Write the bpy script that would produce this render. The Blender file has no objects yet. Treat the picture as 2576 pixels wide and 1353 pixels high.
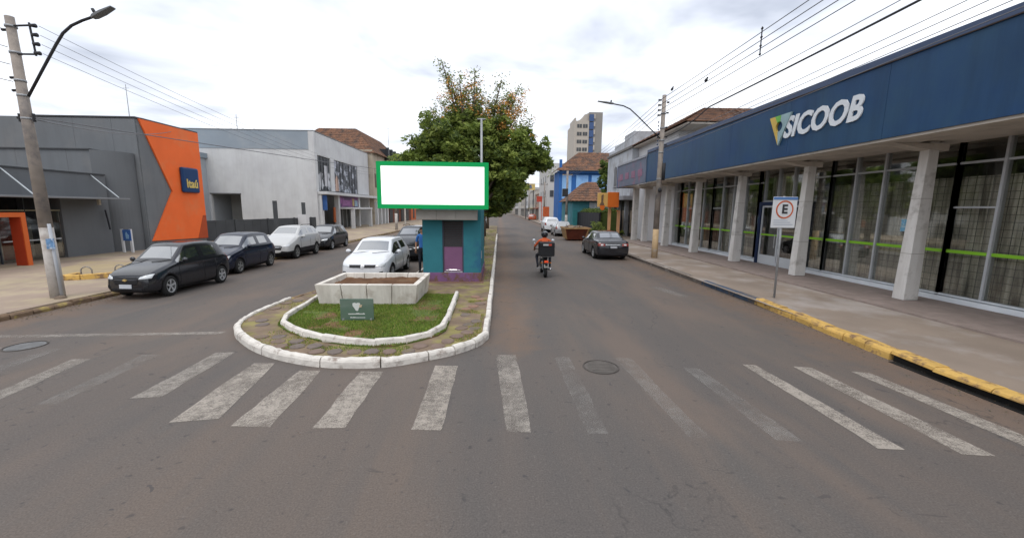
import bpy, bmesh, math, random
from mathutils import Vector, Matrix
from mathutils.bvhtree import BVHTree
random.seed(7)
R = math.radians
sc = bpy.context.scene
# ------------------------------------------------------------------ camera, sky, sun, exposure
CAMH = 2.6
F = 1000.0 / 2576.0
pitch = math.atan(150 / 1000.0); roll = R(0.6); yaw = math.atan(34 / 1000.0 * math.cos(pitch))
fw = Vector((math.sin(yaw) * math.cos(pitch), math.cos(yaw) * math.cos(pitch), -math.sin(pitch)))
rt = Vector((math.cos(yaw), -math.sin(yaw), 0)); up = rt.cross(fw)
r2 = rt * math.cos(roll) + up * math.sin(roll); u2 = up * math.cos(roll) - rt * math.sin(roll)
cd = bpy.data.cameras.new('camera'); cam = bpy.data.objects.new('camera', cd)
sc.collection.objects.link(cam); sc.camera = cam
cam.matrix_world = Matrix(((r2.x, u2.x, -fw.x, 0), (r2.y, u2.y, -fw.y, 0), (r2.z, u2.z, -fw.z, CAMH), (0, 0, 0, 1)))
cd.sensor_width = 36; cd.lens = 36 * F; cd.clip_start = 0.05; cd.clip_end = 6000

SUN_EL, SUN_AZ = R(58), R(200)          # azimuth clockwise from +Y
w = bpy.data.worlds.new("World"); sc.world = w; w.use_nodes = True
nt = w.node_tree; N = nt.nodes; L = nt.links; N.clear()
out = N.new('ShaderNodeOutputWorld'); bg = N.new('ShaderNodeBackground'); bg.inputs[1].default_value = 0.1
sky = N.new('ShaderNodeTexSky'); sky.sky_type = 'NISHITA'; sky.sun_disc = False
sky.sun_elevation = SUN_EL; sky.sun_rotation = SUN_AZ; sky.dust_density = 2.0
geo = N.new('ShaderNodeTexCoord'); sep = N.new('ShaderNodeSeparateXYZ'); L.new(geo.outputs['Generated'], sep.inputs[0])
def mth(op, a, b=None, c=None, nodes=N, links=L):
    n = nodes.new('ShaderNodeMath'); n.operation = op
    for i, v in enumerate((a, b, c)):
        if v is None: continue
        if isinstance(v, (int, float)): n.inputs[i].default_value = v
        else: links.new(v, n.inputs[i])
    return n.outputs[0]
zc = mth('MAXIMUM', sep.outputs[2], 0.0); zd = mth('ADD', zc, 0.16)
cmb = N.new('ShaderNodeCombineXYZ')
L.new(mth('DIVIDE', sep.outputs[0], zd), cmb.inputs[0]); L.new(mth('DIVIDE', sep.outputs[1], zd), cmb.inputs[1])
n1 = N.new('ShaderNodeTexNoise'); n1.inputs['Scale'].default_value = 1.15; n1.inputs['Detail'].default_value = 5; n1.inputs['Roughness'].default_value = 0.52
n1.inputs['Distortion'].default_value = 0.25
L.new(cmb.outputs[0], n1.inputs['Vector'])
cr = N.new('ShaderNodeValToRGB'); L.new(n1.outputs[0], cr.inputs[0])
cr.color_ramp.elements[0].position = 0.33; cr.color_ramp.elements[0].color = (4.7, 5.1, 6.0, 1)
cr.color_ramp.elements[1].position = 0.56; cr.color_ramp.elements[1].color = (10.6, 10.9, 11.4, 1)
e = cr.color_ramp.elements.new(0.45); e.color = (7.6, 8.0, 8.9, 1)
grad = mth('MULTIPLY_ADD', zc, 0.45, 0.9)
vm = N.new('ShaderNodeVectorMath'); vm.operation = 'SCALE'; L.new(cr.outputs[0], vm.inputs[0]); L.new(grad, vm.inputs['Scale'])
mx = N.new('ShaderNodeMix'); mx.data_type = 'RGBA'; mx.inputs[0].default_value = 0.93
L.new(sky.outputs[0], mx.inputs[6]); L.new(vm.outputs[0], mx.inputs[7])
L.new(mx.outputs[2], bg.inputs[0]); L.new(bg.outputs[0], out.inputs[0])
sl = bpy.data.lights.new('sun', 'SUN'); sun = bpy.data.objects.new('sun', sl); sc.collection.objects.link(sun)
sl.energy = 0.8; sl.angle = R(25); sl.color = (1.0, 0.95, 0.88)
sd = Vector((math.sin(SUN_AZ) * math.cos(SUN_EL), math.cos(SUN_AZ) * math.cos(SUN_EL), math.sin(SUN_EL)))
sun.rotation_euler = sd.to_track_quat('Z', 'Y').to_euler()
sc.view_settings.view_transform = 'Standard'; sc.view_settings.look = 'None'
sc.view_settings.exposure = 0.40; sc.view_settings.gamma = 1; sc.view_settings.use_curve_mapping = False
sc.cycles.max_bounces = 6; sc.cycles.transparent_max_bounces = 12

# ------------------------------------------------------------------ materials
MATS = {}
def mat(name, col, rough=0.8, var=0.12, scale=2.0, bump=0.0, bscale=30, col2=None, c2s=1.0, c2lo=0.5, c2hi=0.65, metal=0.0, spec=0.22, coat=0.0, emit=None, detail=6, streak=0.0):
    if name in MATS: return MATS[name]
    m = bpy.data.materials.new(name); m.use_nodes = True
    n = m.node_tree.nodes; l = m.node_tree.links; p = n['Principled BSDF']
    tc = n.new('ShaderNodeTexCoord')
    ge = n.new('ShaderNodeNewGeometry')
    nz = n.new('ShaderNodeTexNoise'); nz.inputs['Scale'].default_value = scale; nz.inputs['Detail'].default_value = detail
    l.new(ge.outputs['Position'], nz.inputs['Vector'])
    mr = n.new('ShaderNodeMapRange'); mr.inputs[1].default_value = 0.25; mr.inputs[2].default_value = 0.75
    mr.inputs[3].default_value = 1 - var; mr.inputs[4].default_value = 1 + var; l.new(nz.outputs[0], mr.inputs[0])
    sc_ = n.new('ShaderNodeVectorMath'); sc_.operation = 'SCALE'; l.new(mr.outputs[0], sc_.inputs['Scale'])
    if col2:
        n2 = n.new('ShaderNodeTexNoise'); n2.inputs['Scale'].default_value = c2s; n2.inputs['Detail'].default_value = 8; n2.inputs['Roughness'].default_value = 0.65
        l.new(ge.outputs['Position'], n2.inputs['Vector'])
        m2 = n.new('ShaderNodeMapRange'); m2.inputs[1].default_value = c2lo; m2.inputs[2].default_value = c2hi; l.new(n2.outputs[0], m2.inputs[0])
        mm = n.new('ShaderNodeMix'); mm.data_type = 'RGBA'; l.new(m2.outputs[0], mm.inputs[0])
        mm.inputs[6].default_value = (*col, 1); mm.inputs[7].default_value = (*col2, 1); l.new(mm.outputs[2], sc_.inputs[0])
    else: sc_.inputs[0].default_value = col
    fin = sc_.outputs[0]
    if streak:
        mp = n.new('ShaderNodeMapping'); mp.inputs['Scale'].default_value = (1.6, 1.6, .16); l.new(ge.outputs['Position'], mp.inputs[0])
        ns = n.new('ShaderNodeTexNoise'); ns.inputs['Scale'].default_value = 1.7; ns.inputs['Detail'].default_value = 9; ns.inputs['Roughness'].default_value = .68; l.new(mp.outputs[0], ns.inputs['Vector'])
        ms = n.new('ShaderNodeMapRange'); ms.inputs[1].default_value = .47; ms.inputs[2].default_value = .72; ms.inputs[3].default_value = 0; ms.inputs[4].default_value = streak; l.new(ns.outputs[0], ms.inputs[0])
        mk = n.new('ShaderNodeMix'); mk.data_type = 'RGBA'; l.new(ms.outputs[0], mk.inputs[0]); l.new(fin, mk.inputs[6]); mk.inputs[7].default_value = (col[0] * .42, col[1] * .37, col[2] * .32, 1); fin = mk.outputs[2]
    l.new(fin, p.inputs['Base Color'])
    p.inputs['Roughness'].default_value = rough; p.inputs['Metallic'].default_value = metal
    p.inputs['Specular IOR Level'].default_value = spec; p.inputs['Coat Weight'].default_value = coat; p.inputs['Coat Roughness'].default_value = 0.03
    if bump:
        nb = n.new('ShaderNodeTexNoise'); nb.inputs['Scale'].default_value = bscale; nb.inputs['Detail'].default_value = 5
        l.new(ge.outputs['Position'], nb.inputs['Vector'])
        b = n.new('ShaderNodeBump'); b.inputs['Strength'].default_value = 1; b.inputs['Distance'].default_value = bump
        l.new(nb.outputs[0], b.inputs['Height']); l.new(b.outputs[0], p.inputs['Normal'])
    if emit:
        p.inputs['Emission Color'].default_value = (*emit[:3], 1); p.inputs['Emission Strength'].default_value = emit[3]
    MATS[name] = m; return m

def asphalt():
    m = bpy.data.materials.new('asphalt'); m.use_nodes = True
    n = m.node_tree.nodes; l = m.node_tree.links; p = n['Principled BSDF']
    ge = n.new('ShaderNodeNewGeometry')
    def noise(s, d=6, r=.55, vec=None, dist=0):
        k = n.new('ShaderNodeTexNoise'); k.inputs['Scale'].default_value = s; k.inputs['Detail'].default_value = d; k.inputs['Roughness'].default_value = r
        k.inputs['Distortion'].default_value = dist
        l.new(vec if vec else ge.outputs['Position'], k.inputs['Vector']); return k.outputs[0]
    def rng(v, a, b, c=0., d=1.):
        k = n.new('ShaderNodeMapRange')
        for i, x in enumerate((a, b, c, d)): k.inputs[i + 1].default_value = x
        l.new(v, k.inputs[0]); return k.outputs[0]
    def mix(f, a, b, mode='MIX'):
        k = n.new('ShaderNodeMix'); k.data_type = 'RGBA'; k.blend_type = mode
        if isinstance(f, float): k.inputs[0].default_value = f
        else: l.new(f, k.inputs[0])
        for i, x in ((6, a), (7, b)):
            if isinstance(x, tuple): k.inputs[i].default_value = (*x, 1)
            else: l.new(x, k.inputs[i])
        return k.outputs[2]
    M_ = lambda op, a, b=None, c=None: mth(op, a, b, c, n, l)
    sp = n.new('ShaderNodeSeparateXYZ'); l.new(ge.outputs['Position'], sp.inputs[0])
    # stretched along the traffic direction: worn wheel paths and dust streaks
    mp = n.new('ShaderNodeMapping'); mp.inputs['Scale'].default_value = (0.8, 0.11, 1); l.new(ge.outputs['Position'], mp.inputs[0])
    base = mix(rng(noise(.45, 7, .6), .35, .68), (.100, .089, .081), (.118, .097, .084))
    base = mix(M_('MULTIPLY', rng(noise(1.0, 7, .6, mp.outputs[0], .5), .45, .70), .8), base, (.138, .106, .085))
    base = mix(M_('MULTIPLY', rng(noise(.8, 6, .6, mp.outputs[0], .3), .58, .40), .45), base, (.078, .074, .072))
    base = mix(M_('MULTIPLY', rng(noise(22, 4, .6), .58, .72), .5), base, (.145, .13, .118))
    # dust piled towards the kerb lines
    d1 = M_('ABSOLUTE', M_('SUBTRACT', sp.outputs[0], 6.9)); d2 = M_('ABSOLUTE', M_('SUBTRACT', sp.outputs[0], 0.3)); d3 = M_('ABSOLUTE', M_('ADD', sp.outputs[0], 10.8))
    d2 = M_('ADD', d2, M_('MAXIMUM', M_('MULTIPLY', M_('SUBTRACT', 7.2, sp.outputs[1]), 1.2), 0.0))
    dd = M_('MINIMUM', M_('MINIMUM', d1, M_('MULTIPLY', d2, 1.6)), d3)
    dn = M_('ADD', M_('MULTIPLY', dd, 0.30), noise(1.3, 8, .7))
    base = mix(M_('MULTIPLY', rng(dn, .82, .42), .8), base, (.16, .105, .072))
    base = mix(rng(noise(60, 3), .3, .7), mix(1.0, base, (.8, .8, .8), 'MULTIPLY'), mix(1.0, base, (1.2, 1.2, 1.2), 'MULTIPLY'))
    base = mix(M_('MULTIPLY', rng(noise(7.5, 4, .6), .64, .69), .6), base, (.045, .043, .043))
    base = mix(M_('MULTIPLY', rng(noise(3.3, 3, .5, None, 1.2), .70, .72), .6), base, (.045, .045, .048))
    mp3 = n.new('ShaderNodeMapping'); mp3.inputs['Scale'].default_value = (.9, 3.2, 1); mp3.inputs['Rotation'].default_value = (0, 0, .25); l.new(ge.outputs['Position'], mp3.inputs[0])
    base = mix(M_('MULTIPLY', rng(noise(2.6, 5, .62, mp3.outputs[0], .6), .66, .70), .55), base, (.05, .048, .047))
    mp4 = n.new('ShaderNodeMapping'); mp4.inputs['Scale'].default_value = (.45, .12, 1); mp4.inputs['Rotation'].default_value = (0, 0, -.75); l.new(ge.outputs['Position'], mp4.inputs[0])
    base = mix(M_('MULTIPLY', rng(noise(1.1, 6, .6, mp4.outputs[0], .4), .52, .66), .5), base, (.16, .118, .092))
    # a few cracks
    mp2 = n.new('ShaderNodeMapping'); mp2.inputs['Scale'].default_value = (1, .45, 1); l.new(ge.outputs['Position'], mp2.inputs[0])
    vo = n.new('ShaderNodeTexVoronoi'); vo.feature = 'DISTANCE_TO_EDGE'; vo.inputs['Scale'].default_value = .33
    va = n.new('ShaderNodeVectorMath'); va.operation = 'ADD'; nc = n.new('ShaderNodeTexNoise'); nc.inputs['Scale'].default_value = 1.4; nc.inputs['Detail'].default_value = 5
    l.new(ge.outputs['Position'], nc.inputs['Vector']); l.new(nc.outputs['Color'], va.inputs[0]); l.new(mp2.outputs[0], va.inputs[1]); l.new(va.outputs[0], vo.inputs['Vector'])
    ck = M_('MULTIPLY', rng(vo.outputs[0], .0, .0045, 1, 0), M_('MULTIPLY', rng(noise(.35, 2), .52, .6), .55))
    base = mix(ck, base, (.035, .034, .034))
    l.new(base, p.inputs['Base Color']); p.inputs['Roughness'].default_value = .86; p.inputs['Specular IOR Level'].default_value = .3
    b = n.new('ShaderNodeBump'); b.inputs['Distance'].default_value = .004; b.inputs['Strength'].default_value = .8
    l.new(noise(95, 4), b.inputs['Height']); l.new(b.outputs[0], p.inputs['Normal'])
    return m

def worn_paint(name, col, lo, hi, s=9, mxo=1.0):
    m = bpy.data.materials.new(name); m.use_nodes = True
    n = m.node_tree.nodes; l = m.node_tree.links; p = n['Principled BSDF']; o = n['Material Output']
    ge = n.new('ShaderNodeNewGeometry')
    k = n.new('ShaderNodeTexNoise'); k.inputs['Scale'].default_value = s; k.inputs['Detail'].default_value = 9; k.inputs['Roughness'].default_value = .72
    l.new(ge.outputs['Position'], k.inputs['Vector'])
    k2 = n.new('ShaderNodeTexNoise'); k2.inputs['Scale'].default_value = 1.3; k2.inputs['Detail'].default_value = 3
    l.new(ge.outputs['Position'], k2.inputs['Vector'])
    k3 = n.new('ShaderNodeTexNoise'); k3.inputs['Scale'].default_value = 55; k3.inputs['Detail'].default_value = 4; k3.inputs['Roughness'].default_value = .7
    l.new(ge.outputs['Position'], k3.inputs['Vector'])
    a = mth('ADD', mth('MULTIPLY', k.outputs[0], .36, None, n, l), mth('MULTIPLY', k2.outputs[0], .28, None, n, l), None, n, l)
    a = mth('ADD', a, mth('MULTIPLY', k3.outputs[0], .36, None, n, l), None, n, l)
    mr = n.new('ShaderNodeMapRange'); mr.inputs[1].default_value = lo; mr.inputs[2].default_value = hi; mr.inputs[4].default_value = mxo; l.new(a, mr.inputs[0])
    p.inputs['Base Color'].default_value = (*col, 1); p.inputs['Roughness'].default_value = .8
    t = n.new('ShaderNodeBsdfTransparent'); ms = n.new('ShaderNodeMixShader')
    l.new(mr.outputs[0], ms.inputs[0]); l.new(t.outputs[0], ms.inputs[1]); l.new(p.outputs[0], ms.inputs[2]); l.new(ms.outputs[0], o.inputs[0])
    MATS[name] = m; return m

def glass_mat(name, tint, refl=0.08):
    m = bpy.data.materials.new(name); m.use_nodes = True
    n = m.node_tree.nodes; l = m.node_tree.links; o = n['Material Output']; n.remove(n['Principled BSDF'])
    t = n.new('ShaderNodeBsdfTransparent'); t.inputs[0].default_value = (*tint, 1)
    g = n.new('ShaderNodeBsdfGlossy'); g.inputs['Roughness'].default_value = .03; g.inputs[0].default_value = (1, 1, 1, 1)
    fr = n.new('ShaderNodeFresnel'); fr.inputs[0].default_value = 1.45
    ms = n.new('ShaderNodeMixShader'); a = mth('MULTIPLY_ADD', fr.outputs[0], .55, refl * .3, n, l)
    l.new(a, ms.inputs[0]); l.new(t.outputs[0], ms.inputs[1]); l.new(g.outputs[0], ms.inputs[2]); l.new(ms.outputs[0], o.inputs[0])
    MATS[name] = m; return m

ASPH = asphalt()
white_paint = mat('white_wall', (.60, .60, .61), .85, .06, .8, col2=(.50, .50, .50), c2s=.7, c2lo=.45, c2hi=.75)
black_pl = mat('black_plastic', (.018, .018, .02), .5, .1)
rubber = mat('rubber', (.022, .022, .022), .85, .15)
metal_gal = mat('galvanised_metal', (.32, .33, .34), .5, .15, 6, metal=.4)
alu = mat('aluminium', (.44, .455, .47), .45, .08, 3, metal=.25)
concrete = mat('pole_concrete', (.30, .26, .225), .9, .2, 3, .004, 40, col2=(.20, .18, .17), c2s=2.2)
carglass = mat('car_glass', (.02, .026, .03), .06, .05, spec=1.0, coat=.8)
carglass.node_tree.nodes['Principled BSDF'].inputs['IOR'].default_value = 2.1
chrome = mat('chrome', (.7, .7, .7), .18, .02, metal=1)
lampglass = mat('lamp_glass', (.55, .57, .58), .12, .1, 8, spec=.8, coat=.6)
redlamp = mat('red_lamp', (.24, .035, .025), .2, .1, 8, coat=.5)
tile_mat = mat('clay_tile', (.20, .105, .065), .9, .35, 5, .01, 30, col2=(.085, .06, .05), c2s=1.2, c2lo=.42, c2hi=.62, spec=.15)

# ------------------------------------------------------------------ helpers
COL = sc.collection
class B:
    def __init__(s): s.v = []; s.f = []; s.mi = []
    def add(s, vs, fs, mi=0):
        o = len(s.v); s.v += [tuple(v) for v in vs]; s.f += [tuple(i + o for i in f) for f in fs]; s.mi += [mi] * len(fs); return s
    def box(s, x0, x1, y0, y1, z0, z1, mi=0):
        v = [(x, y, z) for z in (z0, z1) for x, y in ((x0, y0), (x1, y0), (x1, y1), (x0, y1))]
        return s.add(v, [(3, 2, 1, 0), (4, 5, 6, 7), (0, 1, 5, 4), (1, 2, 6, 5), (2, 3, 7, 6), (3, 0, 4, 7)], mi)
    def obox(s, c, d, rz=0, mi=0):
        cs, sn = math.cos(rz), math.sin(rz); v = []
        for z in (-.5, .5):
            for x, y in ((-.5, -.5), (.5, -.5), (.5, .5), (-.5, .5)):
                X, Y = x * d[0], y * d[1]; v.append((c[0] + X * cs - Y * sn, c[1] + X * sn + Y * cs, c[2] + z * d[2]))
        return s.add(v, [(3, 2, 1, 0), (4, 5, 6, 7), (0, 1, 5, 4), (1, 2, 6, 5), (2, 3, 7, 6), (3, 0, 4, 7)], mi)
    def tube(s, p0, p1, r0, r1=None, n=10, mi=0):
        return s.path([p0, p1], r0, n, r1 if r1 is not None else r0, mi)
    def path(s, pts, r, n=8, r1=None, mi=0):
        pts = [Vector(p) for p in pts]; k = len(pts); vs = []; fs = []
        ref = Vector((0, 0, 1))
        for i, p in enumerate(pts):
            d = (pts[min(i + 1, k - 1)] - pts[max(i - 1, 0)]).normalized()
            if abs(d.dot(ref)) > .97: ref = Vector((1, 0, 0))
            a = d.cross(ref).normalized(); b = d.cross(a)
            rr = r if r1 is None else r + (r1 - r) * i / (k - 1)
            for j in range(n):
                t = 2 * math.pi * j / n; vs.append(p + a * math.cos(t) * rr + b * math.sin(t) * rr)
        for i in range(k - 1):
            for j in range(n):
                q = (j + 1) % n; fs.append((i * n + j, (i + 1) * n + j, (i + 1) * n + q, i * n + q))
        fs.append(tuple(range(n))); fs.append(tuple(reversed(range((k - 1) * n, k * n))))
        return s.add(vs, fs, mi)
    def prism(s, pts, plane, a, b, mi=0):
        def P(u, v, t): return (u, v, t) if plane == 'xy' else ((u, t, v) if plane == 'xz' else (t, u, v))
        n = len(pts); v = [P(*p, a) for p in pts] + [P(*p, b) for p in pts]
        fs = [tuple(reversed(range(n))), tuple(range(n, 2 * n))] + [(i, (i + 1) % n, n + (i + 1) % n, n + i) for i in range(n)]
        return s.add(v, fs, mi)
    def ball(s, c, r, mi=0, nu=10, nv=7):
        if not isinstance(r, tuple): r = (r, r, r)
        v = [(c[0], c[1], c[2] - r[2])]; f = []
        for i in range(1, nv):
            t = math.pi * i / nv - math.pi / 2
            for j in range(nu):
                a = 2 * math.pi * j / nu; v.append((c[0] + r[0] * math.cos(t) * math.cos(a), c[1] + r[1] * math.cos(t) * math.sin(a), c[2] + r[2] * math.sin(t)))
        v.append((c[0], c[1], c[2] + r[2])); e = len(v) - 1
        for j in range(nu):
            q = (j + 1) % nu; f.append((0, 1 + q, 1 + j)); f.append((e, e - nu + j, e - nu + q))
            for i in range(nv - 2): f.append((1 + i * nu + j, 1 + i * nu + q, 1 + (i + 1) * nu + q, 1 + (i + 1) * nu + j))
        return s.add(v, f, mi)
    def mesh(s, name, mats, smooth=False):
        me = bpy.data.meshes.new(name); me.from_pydata(s.v, [], s.f)
        for m in (mats if isinstance(mats, (list, tuple)) else [mats]): me.materials.append(m)
        for p, i in zip(me.polygons, s.mi): p.material_index = i; p.use_smooth = smooth
        bm = bmesh.new(); bm.from_mesh(me); bmesh.ops.recalc_face_normals(bm, faces=bm.faces); bm.to_mesh(me); bm.free()
        return me
    def obj(s, name, mats, parent=None, smooth=False, bevel=0, loc=None):
        return ob(name, s.mesh(name, mats, smooth), parent, bevel, loc)
def ob(name, me, parent=None, bevel=0, loc=None):
    o = bpy.data.objects.new(name, me); COL.objects.link(o)
    if parent: o.parent = parent
    if loc: o.location = loc
    if bevel:
        b = o.modifiers.new('bevel', 'BEVEL'); b.width = bevel; b.segments = 2; b.limit_method = 'ANGLE'; b.angle_limit = R(40)
    return o
def tag(o, label=None, cat=None, group=None, kind=None):
    if label: o['label'] = label
    if cat: o['category'] = cat
    if group: o['group'] = group
    if kind: o['kind'] = kind
    return o
def thing(name, label, cat, loc=(0, 0, 0), group=None, rz=0):
    o = bpy.data.objects.new(name, None); COL.objects.link(o); o.location = loc; o.rotation_euler = (0, 0, rz); o.empty_display_size = .2
    return tag(o, label, cat, group)
def copy_tree(o, parent=None):
    c = o.copy(); COL.objects.link(c); c.parent = parent
    for ch in list(o.children): copy_tree(ch, c)
    return c
def text_mesh(body, size, ext=.02, shear=0, bold=0, align='CENTER'):
    cu = bpy.data.curves.new('text', 'FONT'); cu.body = body; cu.size = size; cu.extrude = ext; cu.shear = shear; cu.offset = bold
    cu.align_x = align; cu.align_y = 'CENTER'; cu.resolution_u = 3
    o = bpy.data.objects.new('text', cu); COL.objects.link(o); bpy.context.view_layer.update()
    me = bpy.data.meshes.new_from_object(o.evaluated_get(bpy.context.evaluated_depsgraph_get())); bpy.data.objects.remove(o); return me
FRONT = Matrix(((1, 0, 0, 0), (0, 0, -1, 0), (0, 1, 0, 0), (0, 0, 0, 1)))        # text that faces -Y
def facing(deg): return Matrix.Rotation(R(deg), 4, 'Z') @ FRONT                    # deg -90: faces -X ; +90: faces +X
def text_obj(name, body, size, loc, deg, m, parent, ext=.02, shear=0, bold=0, sx=1):
    me = text_mesh(body, size, ext, shear, bold); me.transform(Matrix.Translation(Vector(loc)) @ facing(deg) @ Matrix.Diagonal((sx, 1, 1, 1)))
    me.materials.clear(); me.materials.append(m); return ob(name, me, parent)

# ------------------------------------------------------------------ ground, roads, pavements
def sheet(name, pts, z, m, kind='structure', parent=None):
    b = B(); b.add([(x, y, z) for x, y in pts], [tuple(range(len(pts)))]); o = b.obj(name, m, parent)
    if kind: o['kind'] = kind
    return o
def slab(name, pts, z0, z1, m, kind='structure'):
    o = B().prism(pts, 'xy', z0, z1).obj(name, m); o['kind'] = kind; return o
dirt = mat('dirt_ground', (.13, .10, .07), .95, .3, .2, col2=(.06, .08, .03), c2s=.05)
sheet('ground', [(-2500, -2500), (2500, -2500), (2500, 2500), (-2500, 2500)], -.02, dirt)
sheet('road', [(-60, -40), (60, -40), (60, 9), (7.6, 9), (7.6, 120), (9, 180), (9, 300), (-11.4, 300), (-11.4, 9), (-60, 9)], 0, ASPH)
pave_r = mat('pavement_concrete', (.25, .20, .16), .9, .16, .8, .004, 25, col2=(.32, .28, .25), c2s=.55, c2lo=.48, c2hi=.62)
pave_l = mat('pavement_left_concrete', (.29, .225, .175), .9, .16, .7, .004, 25, col2=(.36, .295, .20), c2s=.6, c2lo=.46, c2hi=.6)
pl = slab('pavement_left', [(-11.25, 300), (-11.25, 9), (-11.6, 7.6), (-12.6, 6.4), (-14, 5.9), (-60, 5.9), (-60, 300)], -.01, .14, pave_l)
pr_ = slab('pavement_right', [(7.4, 300), (60, 300), (60, 0), (9.6, 0), (8.2, .5), (7.35, 2.0), (7.35, 60)], -.01, .14, pave_r)

kerb_white = mat('whitewashed_kerb', (.60, .565, .515), .9, .15, 4, .01, 22, col2=(.26, .21, .18), c2s=5, c2lo=.55, c2hi=.72)
kerb_yellow = mat('yellow_kerb', (.55, .345, .10), .85, .15, 3, .012, 20, col2=(.23, .145, .08), c2s=5, c2lo=.49, c2hi=.62)
kerb_blue = mat('blue_kerb', (.06, .085, .13), .85, .2, 3, .005, 30, col2=(.12, .105, .095), c2s=3.5, c2lo=.5, c2hi=.6)
kerb_grey = mat('bare_kerb', (.17, .145, .125), .9, .2, 3, .006, 30, col2=(.30, .27, .24), c2s=2.5, c2lo=.52, c2hi=.6)
kerb_moss = mat('mossy_kerb', (.17, .115, .075), .9, .3, 3, .015, 14, col2=(.30, .23, .08), c2s=3.5, c2lo=.5, c2hi=.6)
def resample(pl_, step):
    out_ = [Vector(pl_[0])]; acc = 0
    segs = [(Vector(a), Vector(b)) for a, b in zip(pl_, pl_[1:])]
    tot = sum((b - a).length for a, b in segs); n = max(1, round(tot / step)); st = tot / n
    def at(d):
        for a, b in segs:
            ln = (b - a).length
            if d <= ln + 1e-6: return a + (b - a) * (d / ln)
            d -= ln
        return segs[-1][1]
    return [at(st * i) for i in range(n + 1)], tot
def smooth_line(p, it=2):
    for _ in range(it):
        q = [p[0]]
        for a, b in zip(p, p[1:]):
            a, b = Vector(a), Vector(b); q += [a * .75 + b * .25, a * .25 + b * .75]
        q.append(p[-1]); p = [Vector(x) for x in q]
    return p
def kerb(root, line, wd, z1, step, mfn, gap=.012, jit=.008, side=1, z0=-.01, lens=None, rnd=.03):
    """stones laid along the line; width goes to the left (side=1) or right (-1) of the walking direction"""
    pts, tot = resample(line, step if not lens else .1)
    if lens:
        idx = [0]; i = 0
        while idx[-1] < len(pts) - 1: idx.append(min(len(pts) - 1, idx[-1] + lens[i % len(lens)])); i += 1
        if idx[-1] - idx[-2] < 3 and len(idx) > 2: idx.pop(-2)
        runs = [pts[a:b + 1] for a, b in zip(idx, idx[1:])]
    else: runs = [[pts[i], pts[i + 1]] for i in range(len(pts) - 1)]
    for run in runs:
        run = [p.copy() for p in run]
        d0 = (run[1] - run[0]).normalized(); run[0] = run[0] + d0 * gap
        d1 = (run[-1] - run[-2]).normalized(); run[-1] = run[-1] - d1 * gap
        jx = random.uniform(-jit, jit); jz = random.uniform(-jit, jit)
        b = B(); prof = [(0, z0), (0, z1 * .62 + .0), (rnd * .4, z1 - rnd * .45), (rnd, z1), (wd - rnd * .4, z1), (wd, z1 - rnd * .4), (wd, z0)]
        k = len(prof); vs = []
        for i, p in enumerate(run):
            d = (run[min(i + 1, len(run) - 1)] - run[max(i - 1, 0)]).normalized(); nn = Vector((-d.y, d.x)) * side
            ws = [random.uniform(-.011, .011) for _ in range(3)]
            for q, (u, z) in enumerate(prof):
                uu = u + jx + (ws[0] if 0 < q < 5 else 0); zz = z + (jz + ws[1] if q in (2, 3, 4, 5) else (jz if q == 1 else 0))
                vs.append((p.x + nn.x * uu, p.y + nn.y * uu, zz))
        fs = [(i * k + j, (i + 1) * k + j, (i + 1) * k + (j + 1) % k, i * k + (j + 1) % k) for i in range(len(run) - 1) for j in range(k)]
        fs += [tuple(range(k)), tuple(reversed(range((len(run) - 1) * k, len(run) * k)))]
        b.add(vs, fs); c = (run[0] + run[-1]) / 2
        b.obj('kerb_stone', mfn(c), root, smooth=False)
kr = thing('kerb_right', None, None); kr['kind'] = 'structure'
def mk_r(c):
    if c.y > 14.2: return kerb_grey
    if c.y > 10.85: return kerb_blue
    return kerb_yellow
kerb(kr, [(7.3, 60), (7.3, 10.85)], .2, .155, 1.0, mk_r, side=1, gap=.008)
kerb(kr, [(7.3, 10.85), (7.14, 8.5), (7.02, 6.6)], .26, .165, .55, mk_r, side=1, gap=.008, jit=.012, rnd=.05)
kerb(kr, [(7.02, 6.6), (6.93, 5.6), (6.98, 4.3)], .26, .18, .8, mk_r, side=1, z0=.128, gap=.006, jit=.004, rnd=.045)   # slabs over the storm drain mouth
kerb(kr, [(6.98, 4.3), (7.1, 2.6), (7.6, 1.0), (9, .1)], .26, .165, .6, mk_r, side=1, gap=.01, jit=.012, rnd=.05)
dark = mat('drain_shade', (.012, .011, .010), .95, .3)
B().box(7.04, 7.2, 4.35, 6.55, -.015, .125).box(6.90, 7.038, 4.4, 6.5, -.01, .008).obj('storm_drain_mouth', dark)['kind'] = 'structure'  # black block and floor strip paint the shade inside the drain opening
sheet('pavement_edge_strip', [(7.5, 60), (7.18, 7), (7.16, 4.3), (7.3, 2.6), (8, 1), (9, .3), (9.6, 0), (9.9, 3), (7.9, 8), (7.7, 60)], .145, pave_r)
kl = thing('kerb_left', None, None); kl['kind'] = 'structure'
kerb(kl, [(-11.1, 60), (-11.1, 8.9), (-11.4, 7.5), (-12.5, 6.2), (-14, 5.75)], .13, .125, .45, lambda c: kerb_moss, side=-1, jit=.02, gap=.01, rnd=.05)
kb = B(); kb.box(7.3, 7.5, 60, 200, 0, .15); kb.box(-11.26, -11.1, 60, 200, 0, .145); kb.obj('far_kerbs', kerb_grey)['kind'] = 'structure'

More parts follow.
